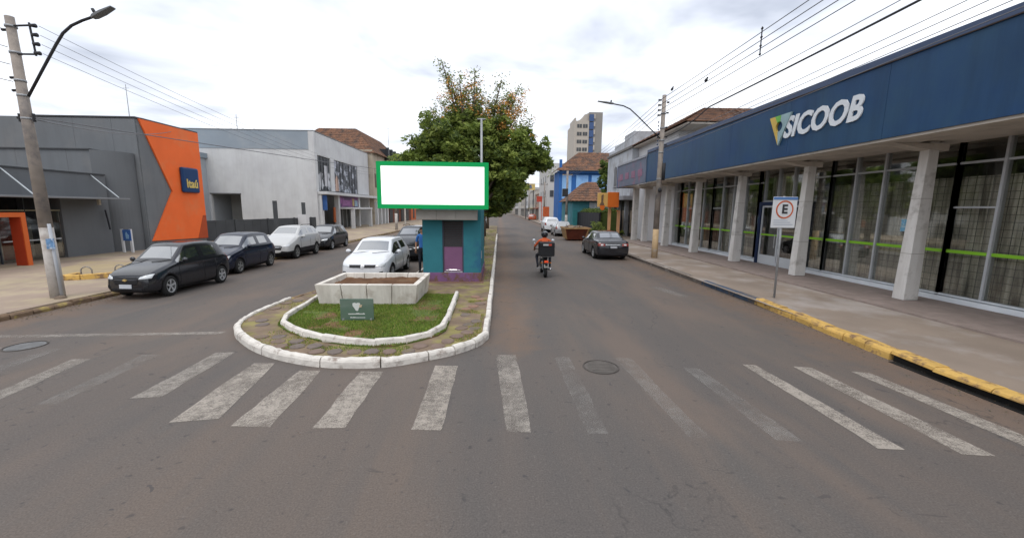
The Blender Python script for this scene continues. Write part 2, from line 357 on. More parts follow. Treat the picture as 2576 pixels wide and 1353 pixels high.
# litter, gravel and moss along the gutters
lb = B()
def fleck(x, y, z, s, mi):
    a = random.uniform(0, 6.28); p = [(x + math.cos(a + t) * s * random.uniform(.5, 1), y + math.sin(a + t) * s * random.uniform(.5, 1), z + random.uniform(0, s * .5)) for t in (0, 2.1, 4.2)]
    lb.add(p + [(x, y, z + s * .6)], [(0, 1, 2), (0, 1, 3), (1, 2, 3), (2, 0, 3)], mi)
for _ in range(2600):
    y = random.uniform(3, 30); fleck(7.22 - abs(random.gauss(0, .28)), y, .002, random.uniform(.006, .02), random.choice((0, 0, 1, 2)))
for _ in range(900):
    y = random.uniform(9, 18); fleck(-11.0 + abs(random.gauss(0, .22)), y, .002, random.uniform(.008, .025), random.choice((0, 1, 2)))
for _ in range(1500):
    fleck(random.uniform(-8, 7), random.uniform(1.5, 9), .002, random.uniform(.003, .008), random.choice((0, 1, 1, 0)))
lb.obj('gutter_litter', [mat('dead_leaf', (.10, .065, .035), .9, .3), mat('gravel', (.09, .085, .08), .9, .3), mat('moss_bits', (.05, .07, .02), .9, .3)])
tag(bpy.data.objects['gutter_litter'], 'brown grit and dead leaves gathered in the gutters along both kerbs', 'litter', kind='stuff')

# painted markings
wp_good = worn_paint('worn_marking_paint', (.335, .295, .25), .38, .56, 9, .93)
wp_mid = worn_paint('half_worn_marking_paint', (.335, .30, .26), .41, .60, 7, .8)
wp_bad = worn_paint('faded_marking_paint', (.34, .32, .295), .42, .66, 5, .46)
def stripe(tl, tr, bl, br, m, i):
    n = 7; b = B(); vs = []
    for k in range(n + 1):
        t = k / n; a = Vector(tl).lerp(Vector(bl), t); c = Vector(tr).lerp(Vector(br), t); j = random.uniform(-.012, .012)
        vs += [(a.x + j, a.y, .004), (c.x + random.uniform(-.012, .012), c.y, .004)]
    b.add(vs, [(2 * k, 2 * k + 1, 2 * k + 3, 2 * k + 2) for k in range(n)])
    b.obj('crosswalk_stripe', m)['kind'] = 'structure'
S = [((-5.06, 7.0), (-4.74, 7.02), (-5.0, 5.25), (-4.62, 5.3), wp_mid),
     ((-4.1, 6.5), (-3.75, 6.5), (-4.0, 4.62), (-3.45, 4.7), wp_good),
     ((-3.2, 6.18), (-2.85, 6.18), (-3.2, 4.53), (-2.72, 4.5), wp_good),
     ((-2.22, 6.14), (-1.85, 6.14), (-2.2, 4.47), (-1.82, 4.47), wp_good),
     ((-1.06, 6.38), (-.68, 6.36), (-1.02, 4.42), (-.66, 4.4), wp_good),
     ((-.04, 6.86), (.32, 6.86), (.1, 4.36), (.4, 4.34), wp_mid),
     ((1.0, 6.74), (1.27, 6.76), (1.05, 4.3), (1.3, 4.3), wp_bad),
     ((2.06, 6.72), (2.36, 6.7), (2.22, 4.22), (2.46, 4.2), wp_bad),
     ((3.1, 6.3), (3.36, 6.2), (3.2, 4.14), (3.5, 4.1), wp_bad),
     ((4.2, 6.4), (4.42, 6.36), (4.25, 3.96), (4.52, 3.93), wp_good),
     ((5.02, 6.3), (5.3, 6.24), (5.08, 3.84), (5.42, 3.8), wp_good),
     ((5.85, 6.08), (6.1, 6.02), (5.98, 3.8), (6.3, 3.75), wp_good),
     ((-6.25, 6.9), (-5.95, 6.9), (-6.05, 5.1), (-5.8, 5.1), wp_bad),
     ((-7.25, 6.7), (-6.95, 6.7), (-6.9, 5.0), (-6.65, 5.0), wp_mid),
     ((-8.2, 7.2), (-7.95, 7.2), (-8.0, 5.6), (-7.75, 5.6), wp_bad),
     ((-9.3, 7.3), (-9.05, 7.3), (-8.6, 5.9), (-8.35, 5.9), wp_bad)]
for i, s_ in enumerate(S): stripe(*s_, i)
b = B(); xs = [-10.9 + .4 * k for k in range(14)]
b.add([(x, y + (x + 9.8) * .06, .004) for x in xs for y in (7.83, 8.0)], [(2 * k, 2 * k + 2, 2 * k + 3, 2 * k + 1) for k in range(13)])
b.obj('stop_line', wp_mid)['kind'] = 'structure'
sheet('lane_mark', [(5.2, 13.4), (5.6, 13.2), (5.9, 11.6), (5.5, 11.7)], .004, wp_bad)
def disc(name, c, r, z, m, lab):
    b = B(); n = 28; b.add([(c[0] + r * math.cos(t * 2 * math.pi / n), c[1] + r * math.sin(t * 2 * math.pi / n), z) for t in range(n)], [tuple(range(n))])
    ring = B(); ring.path([(c[0] + (r + .02) * math.cos(t * 2 * math.pi / 36), c[1] + (r + .02) * math.sin(t * 2 * math.pi / 36), z) for t in range(37)], .012, 5)
    root = thing(name, lab, 'manhole cover', (0, 0, 0)); b.obj('lid', m, root); ring.obj('rim', mat('cast_iron', (.075, .066, .06), .8, .3), root)
    for k in range(-3, 4):
        h = math.sqrt(max(.01, (r * .85) ** 2 - (k * r * .25) ** 2)); B().box(c[0] - h, c[0] + h, c[1] + k * r * .25 - .008, c[1] + k * r * .25 + .008, z - .002, z + .004).obj('rib', m, root)
disc('manhole_cover', (1.72, 6.3), .27, .005, mat('iron_lid', (.10, .089, .08), .85, .25, 5), 'round iron manhole cover among the faded stripes right of the median')
disc('manhole_cover', (-8.75, 7.35), .26, .005, mat('painted_lid', (.15, .15, .15), .85, .3, 5), 'pale paint splashed manhole cover left of the median beside the thin stop line')
# ------------------------------------------------------------------ median
outer = [(-5.5, 12.3), (-5.82, 10.9), (-5.85, 9.6), (-5.78, 8.7), (-5.42, 8.0), (-4.7, 7.25), (-3.98, 6.72), (-3.02, 6.3), (-2.28, 6.24), (-1.76, 6.32), (-1.3, 6.56), (-.78, 6.86), (-.36, 7.3), (-.2, 7.8), (-.18, 11), (-.16, 16), (-.14, 60)]
inner = [(-5.15, 11.6), (-4.95, 10.3), (-4.84, 8.75), (-4.7, 8.35), (-4.15, 7.78), (-3.4, 7.32), (-2.75, 7.05), (-2.3, 6.97), (-1.9, 7.0), (-1.5, 7.3), (-1.2, 7.62), (-1.08, 7.95), (-1.1, 9.5), (-1.15, 11.4)]
soil = mat('median_soil', (.185, .135, .095), .95, .3, 3, .012, 18, col2=(.22, .19, .075), c2s=1.7, c2lo=.46, c2hi=.6)
med = slab('median', [(p[0] + (.1 if p[0] < -3 else -.1), p[1] + (.1 if p[1] < 7.5 else 0)) for p in outer] + [(-3.1, 60), (-3.15, 13.5), (-5.3, 12.45)], -.01, .105, soil)
ok = thing('kerb_median', None, None); ok['kind'] = 'structure'
kw = lambda c: kerb_white
kerb(ok, smooth_line(outer[1:14], 2), .125, .15, .5, kw, side=1, gap=.012, jit=.01, rnd=.045, lens=[9, 7, 10, 8, 12, 14, 10, 8, 5, 5, 6, 7, 5, 8, 9])
kerb(ok, [(-.2, 7.8), (-.18, 11), (-.16, 16), (-.14, 40)], .12, .16, .9, kw, side=1, gap=.008, jit=.012, rnd=.03)
kerb(ok, [(-5.5, 12.3), (-5.8, 10.9)][::-1], .13, .12, .5, lambda c: kerb_moss, side=-1)
kerb(ok, [(-5.5, 12.3), (-4.6, 13.1), (-3.2, 13.5), (-3.2, 40)], .12, .15, .9, kw, side=-1)
ik = thing('lawn_kerb', 'low whitewashed inner kerb bordering the grass patch under the planter', 'kerb')
kerb(ik, smooth_line(inner, 1), .11, .235, .55, kw, side=1, gap=.003, jit=.006, z0=.1, rnd=.035)
def inside(p, poly):
    x, y = p; c = False; j = len(poly) - 1
    for i in range(len(poly)):
        a, b_ = poly[i], poly[j]
        if (a[1] > y) != (b_[1] > y) and x < (b_[0] - a[0]) * (y - a[1]) / (b_[1] - a[1]) + a[0]: c = not c
        j = i
    return c
def dist_line(p, line):
    p = Vector(p); d = 9
    for a, b_ in zip(line, line[1:]):
        a, b_ = Vector(a), Vector(b_); ab = b_ - a; t = max(0, min(1, (p - a).dot(ab) / ab.length_squared)); d = min(d, (p - a - ab * t).length)
    return d
outpoly = [tuple(p) for p in outer[:15]] + [(-3.1, 12)]
inpoly = list(inner)
lawn = slab('lawn_soil', [(p[0], p[1]) for p in inner], .1, .135, mat('lawn_soil', (.15, .085, .045), .95, .25, 3, .01, 20, col2=(.09, .12, .03), c2s=1.2, c2lo=.40, c2hi=.48))
# hexagonal paving stones with mossy joints
pv = [mat('paver_grey', (.155, .125, .11), .9, .2, 6, .006, 30, col2=(.15, .12, .07), c2s=3), mat('paver_brown', (.18, .13, .105), .9, .2, 6, .006, 30, col2=(.12, .10, .06), c2s=3), mat('paver_pink', (.25, .15, .11), .9, .2, 6, .006, 30)]
hexm = []
for m_ in pv:
    for v_ in range(3):
        b = B(); k = 7; rr = [random.uniform(.125, .155) for _ in range(k)]
        lo = [(math.cos(i * 2 * math.pi / k) * rr[i], math.sin(i * 2 * math.pi / k) * rr[i] * .95) for i in range(k)]
        vs = [(x, y, -.03) for x, y in lo] + [(x, y, .006) for x, y in lo] + [(x * .86, y * .86, .018) for x, y in lo]
        b.add(vs, [(i, (i + 1) % k, k + (i + 1) % k, k + i) for i in range(k)] + [(k + i, k + (i + 1) % k, 2 * k + (i + 1) % k, 2 * k + i) for i in range(k)] + [tuple(range(2 * k, 3 * k))])
        hexm.append(b.mesh('paving_stone', m_))
cnt = 0
for iy in range(40):
    for ix in range(24):
        x = -6 + ix * .315 + (iy % 2) * .157; y = 6.2 + iy * .275
        if y > 13.3 or not inside((x, y), outpoly) or inside((x, y), inpoly): continue
        if dist_line((x, y), outer) < .26 or dist_line((x, y), inner) < .17: continue
        if random.random() < (.6 if x < -4.35 else .45 if (x > -1.1 and y > 8.4) else .05): continue
        k = (3 if random.random() < .4 else 0) + random.randrange(3)
        if x > -1 and y > 9.2 and random.random() < .7: k = 6 + random.randrange(3)
        o = bpy.data.objects.new('paving_stone', hexm[k]); COL.objects.link(o); o.parent = med
        o.location = (x + random.uniform(-.015, .015), y + random.uniform(-.015, .015), .108 + random.uniform(-.006, .006)); o.rotation_euler = (random.uniform(-.03, .03), random.uniform(-.03, .03), random.uniform(0, 6.28)); cnt += 1
# grass
def blades(b, x, y, z, h, w_, mi):
    a = random.uniform(0, 6.28); l_ = random.uniform(0, .6) * h; c, s = math.cos(a), math.sin(a); t = random.uniform(0, 6.28)
    b.add([(x - c * w_, y - s * w_, z), (x + c * w_, y + s * w_, z), (x + math.cos(t) * l_, y + math.sin(t) * l_, z + h)], [(0, 1, 2)], mi)
gm = [mat('grass_green', (.175, .25, .04), .8, .35, 2.5), mat('grass_dark', (.09, .15, .022), .8, .3, 3), mat('grass_dry', (.33, .27, .09), .85, .3, 3)]
g = B(); nn_ = 0
from mathutils import noise as mn
while nn_ < 46000:
    x = random.uniform(-5.1, -1.05); y = random.uniform(6.95, 11.5)
    if not inside((x, y), inpoly): continue
    if -4.55 < x < -2.2 and 10.2 < y < 11.95: nn_ += .3; continue
    v = mn.noise(Vector((x * 1.1, y * 1.1, 2.3))) + .5 * mn.noise(Vector((x * 3, y * 3, 5)))
    bare = v > .40 or (x > -2.1 and y > 8.6 and y < 10.6 and mn.noise(Vector((x * 2, y * 1.2, 9))) > -.1 and x < -1.4)
    if bare and random.random() < .85: nn_ += .5; continue
    blades(g, x, y, .13, random.uniform(.02, .05), random.uniform(.006, .012), random.choices((0, 1, 2), (6, 3, 1))[0]); nn_ += 1
o = g.obj('lawn_grass', gm); tag(o, 'short patchy green grass around the planter inside the white kerb', 'grass', kind='stuff')
g = B(); nn_ = 0
while nn_ < 16000:
    x = random.uniform(-5.7, -.35); y = random.uniform(6.4, 13)
    if not inside((x, y), outpoly) or inside((x, y), inpoly) or dist_line((x, y), outer) < .15: continue
    v = mn.noise(Vector((x * 1.4, y * 1.4, 7.3))); front = (y < 7.6 and -3.3 < x < -1.6)
    if v < (-.05 if y < 8.5 and x > -4.6 else .22) and not (front and y > 6.8 and y < 7.05): nn_ += .4; continue
    if x < -3.9 and random.random() < .75: nn_ += .4; continue
    blades(g, x, y, .105, random.uniform(.012, .035), random.uniform(.004, .009), random.choices((0, 1, 2), (3, 1, 5) if not (front and y > 6.75) else (6, 3, 1))[0]); nn_ += 1
o = g.obj('joint_moss', gm); tag(o, 'dry yellowish moss and weeds growing between the hexagonal pavers', 'weeds', kind='stuff')
g = B()
for _ in range(9000):
    y = random.uniform(14, 48); x = random.uniform(-3, -.35)
    if y < 16.8 and x < -.6: continue
    if mn.noise(Vector((x, y * .7, 1))) < .0: continue
    blades(g, x, y, .105, random.uniform(.03, .08), .01, random.choices((0, 1, 2), (4, 2, 2))[0])
o = g.obj('verge_grass', gm); tag(o, 'sparse verge grass on the median strip beyond the kiosk', 'grass', kind='stuff')

# planter of whitewashed concrete slabs
pw = mat('planter_paint', (.66, .62, .56), .85, .1, 2.5, .004, 25, streak=.55, col2=(.42, .36, .30), c2s=2.2, c2lo=.52, c2hi=.7)
pt = thing('planter', 'low white concrete box planter full of brown soil on the grass patch', 'planter', (0, 0, 0))
bx0, bx1, by0, by1, pz0, pz1 = -4.62, -2.15, 10.15, 11.98, .11, .66
fl = .07
def slant(x, y, z):
    t = (z - pz0) / (pz1 - pz0); cx_, cy_ = (bx0 + bx1) / 2, (by0 + by1) / 2
    return (x + math.copysign(fl, x - cx_) * t * (abs(x - cx_) / ((bx1 - bx0) / 2)), y + math.copysign(fl, y - cy_) * t * (abs(y - cy_) / ((by1 - by0) / 2)), z)
def pslab(x0, x1, y0, y1):
    b = B(); b.box(x0, x1, y0, y1, pz0, pz1); b.v = [slant(*v) for v in b.v]; b.obj('side_slab', pw, pt, bevel=.012)
wdt = .13
for i in range(4):
    a = bx0 + (bx1 - bx0) / 4 * i + .008; pslab(a, a + (bx1 - bx0) / 4 - .016, by0, by0 + wdt); pslab(a, a + (bx1 - bx0) / 4 - .016, by1 - wdt, by1)
for i in range(3):
    a = by0 + wdt + (by1 - by0 - 2 * wdt) / 3 * i + .006
    for x0 in (bx0, bx1 - wdt): pslab(x0, x0 + wdt, a, a + (by1 - by0 - 2 * wdt) / 3 - .012)
B().box(bx0 + .1, bx1 - .1, by0 + .1, by1 - .1, pz0, .45).obj('mortar', mat('planter_joint', (.20, .155, .12), .95, .2), pt)
b = B(); n = 26; vs = []
for i in range(n):
    for j in range(n):
        x = bx0 + .06 + (bx1 - bx0 - .12) * i / (n - 1); y = by0 + .06 + (by1 - by0 - .12) * j / (n - 1)
        vs.append((x, y, .53 + .05 * mn.noise(Vector((x * 2.5, y * 2.5, 0))) + .03 * mn.noise(Vector((x * 9, y * 9, 0)))))
b.add(vs, [(i * n + j, (i + 1) * n + j, (i + 1) * n + j + 1, i * n + j + 1) for i in range(n - 1) for j in range(n - 1)])
b.obj('soil', mat('planter_soil', (.115, .058, .030), .95, .3, 3, .02, 14, col2=(.17, .10, .055), c2s=2.5), pt, smooth=True)

# plaque: glass sheet lettered in white, standing on the grass
pq = thing('memorial_plaque', 'small grey green glass plaque with white emblem and lettering standing on the grass', 'plaque', (-3.11, 8.62, .13), rz=R(1))
B().box(-.36, .36, -.012, .012, .02, .5).obj('glass_sheet', mat('plaque_glass', (.10, .155, .12), .15, .08, 3, spec=.8, coat=.4), pq, bevel=.004)
for sx in (-.3, .3): B().box(sx - .02, sx + .02, -.03, .03, -.04, .06).obj('foot', metal_gal, pq)
pwm = mat('plaque_white', (.58, .60, .57), .6, .05)
b = B()
b.prism([(-.09, .40), (-.045, .415), (-.01, .40), (.03, .415), (.075, .40), (.07, .33), (.04, .28), (.025, .23), (-.02, .235), (-.05, .29), (-.085, .34)], 'xz', -.019, -.0135)
b.obj('emblem', pwm, pq)
B().prism([(.05, .36), (.12, .37), (.10, .31), (.06, .31)], 'xz', -.021, -.0135).obj('emblem_leaf', mat('plaque_peach', (.50, .40, .27), .6), pq)
for zz, x0, x1, hh in ((.15, -.19, .17, .032), (.07, -.15, .16, .024)):
    b = B(); x = x0
    while x < x1:
        w_ = random.uniform(.012, .026); b.box(x, x + w_, -.0165, -.0135, zz, zz + hh * random.choice((.7, .7, 1))); x += w_ + .003
    tag(b.obj('lettering_row', pwm, pq), kind='stuff')

# ------------------------------------------------------------------ kiosk
teal = mat('teal_paint', (.032, .165, .20), .8, .1, 2, col2=(.026, .11, .19), c2s=.9, c2lo=.56, c2hi=.66)
purp = mat('purple_paint', (.19, .09, .17), .85, .08, 3)
purp2 = mat('dirty_purple_paint', (.19, .095, .20), .85, .15, 4, col2=(.15, .085, .055), c2s=1.8, c2lo=.5, c2hi=.58)
kc = mat('kiosk_concrete', (.24, .225, .205), .9, .15, 2, .004, 30)
kk = thing('kiosk', 'small teal and purple kiosk with a grey concrete awning on the median', 'kiosk', (0, 0, 0))
KX0, KX1, KY0, KY1 = -2.6, -.62, 13.62, 16.6
b = B(); b.box(KX0, -1.93, KY0, KY0 + .12, .42, 2.75); b.box(-1.21, KX1, KY0, KY0 + .12, .42, 2.75); b.box(-1.93, -1.21, KY0, KY0 + .12, 2.2, 2.75)
b.box(KX0, KX0 + .12, KY0 + .12, KY1, .42, 2.75); b.box(KX1 - .12, KX1, KY0 + .12, KY1, .42, 2.75); b.box(KX0 + .12, KX1 - .12, KY1 - .12, KY1, .42, 2.75)
b.obj('wall', teal, kk)
b = B(); b.box(KX0 - .025, KX1 + .025, KY0 - .025, KY1 + .025, .1, .42); b.obj('plinth', purp2, kk, bevel=.01)
B().box(KX0 + .125, KX1 - .125, KY0 + .125, KY1 - .125, 2.7, 2.78).obj('roof_slab', kc, kk)
for xa, xb in ((-2.72, -2.05), (-2.046, -1.42), (-1.416, -.72)): B().box(xa, xb, 13.22, KY0 - .003, 2.23, 2.56).obj('awning_slab', kc, kk, bevel=.008)
dr = B(); dr.box(-1.93, -1.885, KY0 + .02, KY0 + .1, .42, 2.2); dr.box(-1.255, -1.21, KY0 + .02, KY0 + .1, .42, 2.2); dr.obj('door_frame', mat('door_frame_dark', (.05, .055, .075), .6), kk)
B().box(-1.885, -1.255, KY0 + .05, KY0 + .09, .46, 1.30).obj('lower_door_panel', purp, kk)
B().box(-1.885, -1.255, KY0 + .03, KY0 + .1, .42, .46).obj('threshold', alu, kk)
b = B(); b.path([(-1.82, KY0 + .0, .50), (-1.7, KY0 - .015, .52), (-1.45, KY0 - .015, .52), (-1.33, KY0, .50)], .012, 6); b.obj('pull_bar', chrome, kk)
shm = mat('shutter_slat', (.045, .042, .045), .55, .2, 2)
for i in range(15): B().box(-1.885, -1.255, KY0 + .055, KY0 + .075 + (i % 2) * .006, 1.302 + i * .06, 1.302 + i * .06 + .053).obj('slat', shm, kk, bevel=.004)
B().box(-.617, -.60, 13.75, 13.95, .9, 1.15).obj('meter_box', alu, kk)
B().box(KX0 - .1, KX1 + .1, KY0 - .3, KY1 + .1, .09, .112).obj('floor_slab', mat('kiosk_floor', (.20, .115, .085), .9, .25, 2, .006, 20, col2=(.12, .08, .05), c2s=2), kk)

# billboard above the kiosk
bb = thing('billboard', 'blank white billboard with a thick green frame mounted above the kiosk', 'billboard', (0, 0, 0))
gr = mat('board_green', (.0, .37, .095), .6, .01)
bx = (-3.90, -.345); bz = (2.585, 4.06); t_ = .135
B().box(bx[0] + t_, bx[1] - t_, 13.06, 13.16, bz[0] + t_, bz[1] - t_).obj('face_panel', mat('board_white_glow', (.86, .86, .86), .6, .01, emit=(1, 1, 1, .62)), bb)  # slight emission added to brighten the white face
for nm_, a in (('frame_bar', (bx[0], bx[1], bz[0], bz[0] + t_)), ('frame_bar', (bx[0], bx[1], bz[1] - t_, bz[1])), ('frame_bar', (bx[0], bx[0] + t_, bz[0] + t_, bz[1] - t_)), ('frame_bar', (bx[1] - t_, bx[1], bz[0] + t_, bz[1] - t_))):
    B().box(a[0], a[1], 13.045, 13.2, a[2], a[3]).obj(nm_, gr, bb)
for x in (-2.4, -.85): B().box(x - .04, x + .04, 13.2, 13.66, 2.9, 2.98).box(x - .04, x + .04, 13.72, 13.8, 2.78, 3.6).obj('bracket', metal_gal, bb)
# ------------------------------------------------------------------ bank with the blue fascia (right)
navy = mat('navy_fascia', (.014, .053, .135), .5, .08, .6, streak=.35, col2=(.022, .066, .13), c2s=.5, c2lo=.4, c2hi=.6)
navy2 = mat('navy_dark', (.012, .025, .07), .5, .1)
cream = mat('cream_concrete', (.52, .47, .41), .85, .08, 1.5, col2=(.34, .31, .27), c2s=1.2, c2lo=.5, c2hi=.7)
pil_m = mat('pillar_paint', (.64, .62, .59), .8, .06, 2, streak=.45, col2=(.38, .36, .33), c2s=2.4, c2lo=.55, c2hi=.72)
sb = thing('bank_building', 'long single storey bank with navy fascia, cream pillars and tall glazing on the right', 'building', (0, 0, 0))
GX = 12.6; ZS = 4.62
Y0, Y1 = -7.0, 31.6
PY = [-1.75, 2.4, 6.55, 10.7, 14.85, 19.0, 23.15, 27.3, 31.3]
B().box(10.06, 11.0, Y0, 27.4, 4.45, ZS - .003).box(11.0, GX + .3, Y0, Y1, 4.50, ZS - .001).obj('soffit', cream, sb)
FY = [Y0, -3.5, 0, 3.5, 7, 10.5, 14, 17.5, 21, 24.5, 27.4]
for a, c in zip(FY, FY[1:]): B().box(10.0, 10.12, a + .004, c - .004, 4.52, 6.42).obj('fascia_panel', navy, sb)
B().box(9.985, 10.6, Y0, 27.4, 6.425, 6.62).obj('parapet_cap', mat('cap_blue_grey', (.06, .085, .15), .5, .1, 1), sb, bevel=.01)
B().box(9.96, 10.2, Y0, 27.4, 6.40, 6.423).obj('cap_dark_strip', mat('dark_brown', (.06, .045, .04), .8, .3), sb)  # thin dark brown strip along the underside of the cap
B().box(10.12, 24, Y0, 27.4, ZS, 6.35).obj('roof', mat('roof_grey', (.18, .18, .18), .9, .1), sb)
for y in PY:
    b = B(); z0, z1 = .2, 4.5
    lo = [(11.30, y - .20), (11.72, y - .20), (11.72, y + .14), (11.30, y + .14)]; hi = [(11.44, y - .13), (11.72, y - .13), (11.72, y + .10), (11.44, y + .10)]
    b.add([(*p, z0) for p in lo] + [(*p, z1) for p in hi], [(3, 2, 1, 0), (4, 5, 6, 7), (0, 1, 5, 4), (1, 2, 6, 5), (2, 3, 7, 6), (3, 0, 4, 7)])
    p_ = b.obj('pillar', pil_m, sb, bevel=.012)
    for z in (1.5, 3.0):
        t = (z - .2) / 4.3; B().box(11.30 + .14 * t - .004, 11.724, y - .20 + .07 * t - .004, y + .14 - .04 * t + .004, z - .006, z + .006).obj('joint', mat('joint_dark', (.30, .27, .24), .9), p_)
    B().add([(10.4, y - .17, 4.447), (11.0, y - .17, 4.447), (11.9, y - .2, 4.42), (11.9, y + .2, 4.42), (11.0, y + .17, 4.447), (10.4, y + .17, 4.447), (11.9, y - .2, 4.25), (11.9, y + .2, 4.25), (11.2, y - .17, 4.30), (11.2, y + .17, 4.30)],
            [(0, 1, 2, 3, 4, 5), (8, 6, 2, 1), (9, 4, 3, 7), (0, 8, 9, 5), (8, 9, 7, 6), (0, 1, 8), (5, 9, 4), (2, 6, 7, 3)]).obj('bracket', cream, sb)
B().box(10.1, 12.75, Y0, Y1 + .2, .135, .195).obj('plinth_step', mat('granite_step', (.25, .20, .175), .8, .15, 4, col2=(.29, .23, .205), c2s=1.5), sb, bevel=.01)
B().box(12.35, 12.62, Y0, Y1, .197, .33).box(12.40, 12.44, Y0, Y1, .36, .39).obj('sill', mat('sill_white', (.66, .69, .72), .6, .1, 2), sb, bevel=.01)
glz = glass_mat('shop_glass', (.88, .89, .87), .05)
curt = mat('curtain_cloth', (.62, .57, .49), .9, .1, 3)
_n, _l = curt.node_tree.nodes, curt.node_tree.links     # dark vertical stripes put fold shading into the cloth colour
_mp = _n.new('ShaderNodeMapping'); _mp.inputs['Scale'].default_value = (1, 5, .35); _g = _n.new('ShaderNodeNewGeometry'); _l.new(_g.outputs['Position'], _mp.inputs[0])
_t = _n.new('ShaderNodeTexNoise'); _t.inputs['Scale'].default_value = 1.3; _t.inputs['Detail'].default_value = 7; _t.inputs['Roughness'].default_value = .65; _l.new(_mp.outputs[0], _t.inputs['Vector'])
_c = _n.new('ShaderNodeValToRGB'); _c.color_ramp.elements[0].position = .36; _c.color_ramp.elements[0].color = (.16, .14, .115, 1); _c.color_ramp.elements[1].position = .66; _c.color_ramp.elements[1].color = (.72, .67, .58, 1)
_l.new(_t.outputs[0], _c.inputs[0]); _l.new(_c.outputs[0], _n['Principled BSDF'].inputs['Base Color'])
green_st = mat('green_strip', (.22, .48, .03), .5, .05, emit=None)
def bay(ya, yb, idx):
    mw = .06; n = 4 if yb - ya > 3 else 1
    ys = [ya + (yb - ya) * i / n for i in range(n + 1)]
    for y in ys: B().box(12.44, 12.60, y - mw / 2, y + mw / 2, .33, 4.5).obj('mullion', alu, sb)
    for y, yn in zip(ys, ys[1:]):
        zt = 3.95
        B().box(12.47, 12.57, y + mw / 2, yn - mw / 2, zt - .03, zt + .03).obj('transom', alu, sb)
        B().box(12.47, 12.57, y + mw / 2, yn - mw / 2, .332, .40).obj('transom', alu, sb)
        r_ = random.random()
        if r_ < .3: B().box(12.49, 12.56, y + mw / 2, yn - mw / 2, 2.75, 2.80).obj('transom', alu, sb)
        elif r_ < .5: B().box(12.49, 12.56, y + mw / 2, yn - mw / 2, .68, .72).obj('transom', alu, sb)
        for z0, z1 in ((.40, 1.535), (1.625, zt - .03), (zt + .03, 4.5)):
            B().box(12.51, 12.52, y + mw / 2, yn - mw / 2, z0, z1).obj('pane', glz, sb)
        B().box(12.49, 12.53, y + mw / 2, yn - mw / 2, 1.537, 1.623).obj('green_strip', green_st, sb)
    # gathered curtain behind the glass with a fine grille
    b = B(); m_ = int((yb - ya) / .045); vs = []
    for i in range(m_ + 1):
        y = ya + (yb - ya) * i / m_; dx = .05 * math.sin(i * .8) + .03 * math.sin(i * 1.93 + idx); gap = mn.noise(Vector((y * .9, 0, idx)))
        vs += [(12.76 + dx, y, .34), (12.76 + dx * .7, y, 3.6)]
    b.add(vs, [(2 * i, 2 * i + 2, 2 * i + 3, 2 * i + 1) for i in range(m_) ]); b.obj('curtain', curt, sb, smooth=True)
    g_ = B()
    y = ya
    while y < yb: g_.box(12.63, 12.636, y, y + .012, .35, 3.9); y += .19
    z = .5
    while z < 3.9: g_.box(12.63, 12.636, ya, yb, z, z + .012); z += .19
    tag(g_.obj('window_grille', mat('grille_grey', (.10, .10, .09), .6), sb), kind='stuff')
for i, (a, c) in enumerate(zip(PY, PY[1:])):
    if i == 4:   # door bay between 14.85 and 19.0
        DA, DB = 15.95, 18.5
        bay(a, DA - .12, 41); bay(DB + .12, c, 42)
        d = B(); d.box(12.28, 12.46, DA - .12, DA + .02, .2, 3.05).box(12.28, 12.46, DB - .02, DB + .12, .2, 3.05).box(12.28, 12.46, DA + .02, DB - .02, 2.90, 3.05); d.obj('door_surround', navy2, sb)
        for q, (ya, yb) in enumerate(((DA + .04, 17.2), (17.24, DB - .04))):
            d = B(); z0, z1 = .21, 2.88; t = .075
            d.box(12.34, 12.40, ya, ya + t, z0, z1).box(12.34, 12.40, yb - t, yb, z0, z1).box(12.34, 12.40, ya + t, yb - t, z1 - t, z1).box(12.34, 12.40, ya + t, yb - t, z0, z0 + .42)
            dl = d.obj('door', mat('door_white', (.50, .52, .54), .5, .05), sb)
            B().box(12.365, 12.375, ya + t, yb - t, z0 + .42, z1 - t).obj('pane', glass_mat('door_glass', (.5, .52, .53), .5), dl)
            B().box(12.27, 12.30, (yb - .15) if q == 0 else (ya + .12), (yb - .12) if q == 0 else (ya + .15), 1.0, 1.6).obj('handle', chrome, dl)
            B().box(12.33, 12.342, ya + t, yb - t, 1.53, 1.60).obj('green_strip', green_st, dl)
        for y0, y1 in ((DA - .12, DB + .12),):
            B().box(12.44, 12.6, y0, y1, 3.06, 3.12).obj('transom', alu, sb)
            for k in range(4):
                yy = y0 + (y1 - y0) * k / 3; B().box(12.44, 12.6, yy - .025, yy + .025, 3.12, 4.5).obj('mullion', alu, sb)
                if k < 3: B().box(12.51, 12.52, yy + .03, y0 + (y1 - y0) * (k + 1) / 3 - .03, 3.12, 4.5).obj('pane', glz, sb)
            B().box(12.85, 12.86, y0, y1, .3, 4.3).obj('curtain', curt, sb)
    else: bay(a, c, i)
inner_m = mat('interior', (.16, .15, .14), .9, .1)
B().box(12.76, 17, Y0, Y1, .1, .2).obj('interior_floor', inner_m, sb)
B().box(17, 17.2, Y0, Y1, .2, 4.5).box(12.6, 17, Y1, Y1 + .2, .2, 4.5).box(12.6, 17, Y0 - .2, Y0, .2, 4.5).obj('interior_wall', inner_m, sb)
B().box(12.902, 17, Y0, Y1, 4.36, 4.49).obj('ceiling', inner_m, sb)
for y, m_ in ((11.8, 'a'), (18.78, 'b')):
    B().box(12.495, 12.505, y, y + .24, 2.05, 2.42).obj('window_sticker', mat('sticker_' + m_, (.16, .38, .55), .5, .3, 14, col2=(.6, .65, .6), c2s=9), sb)
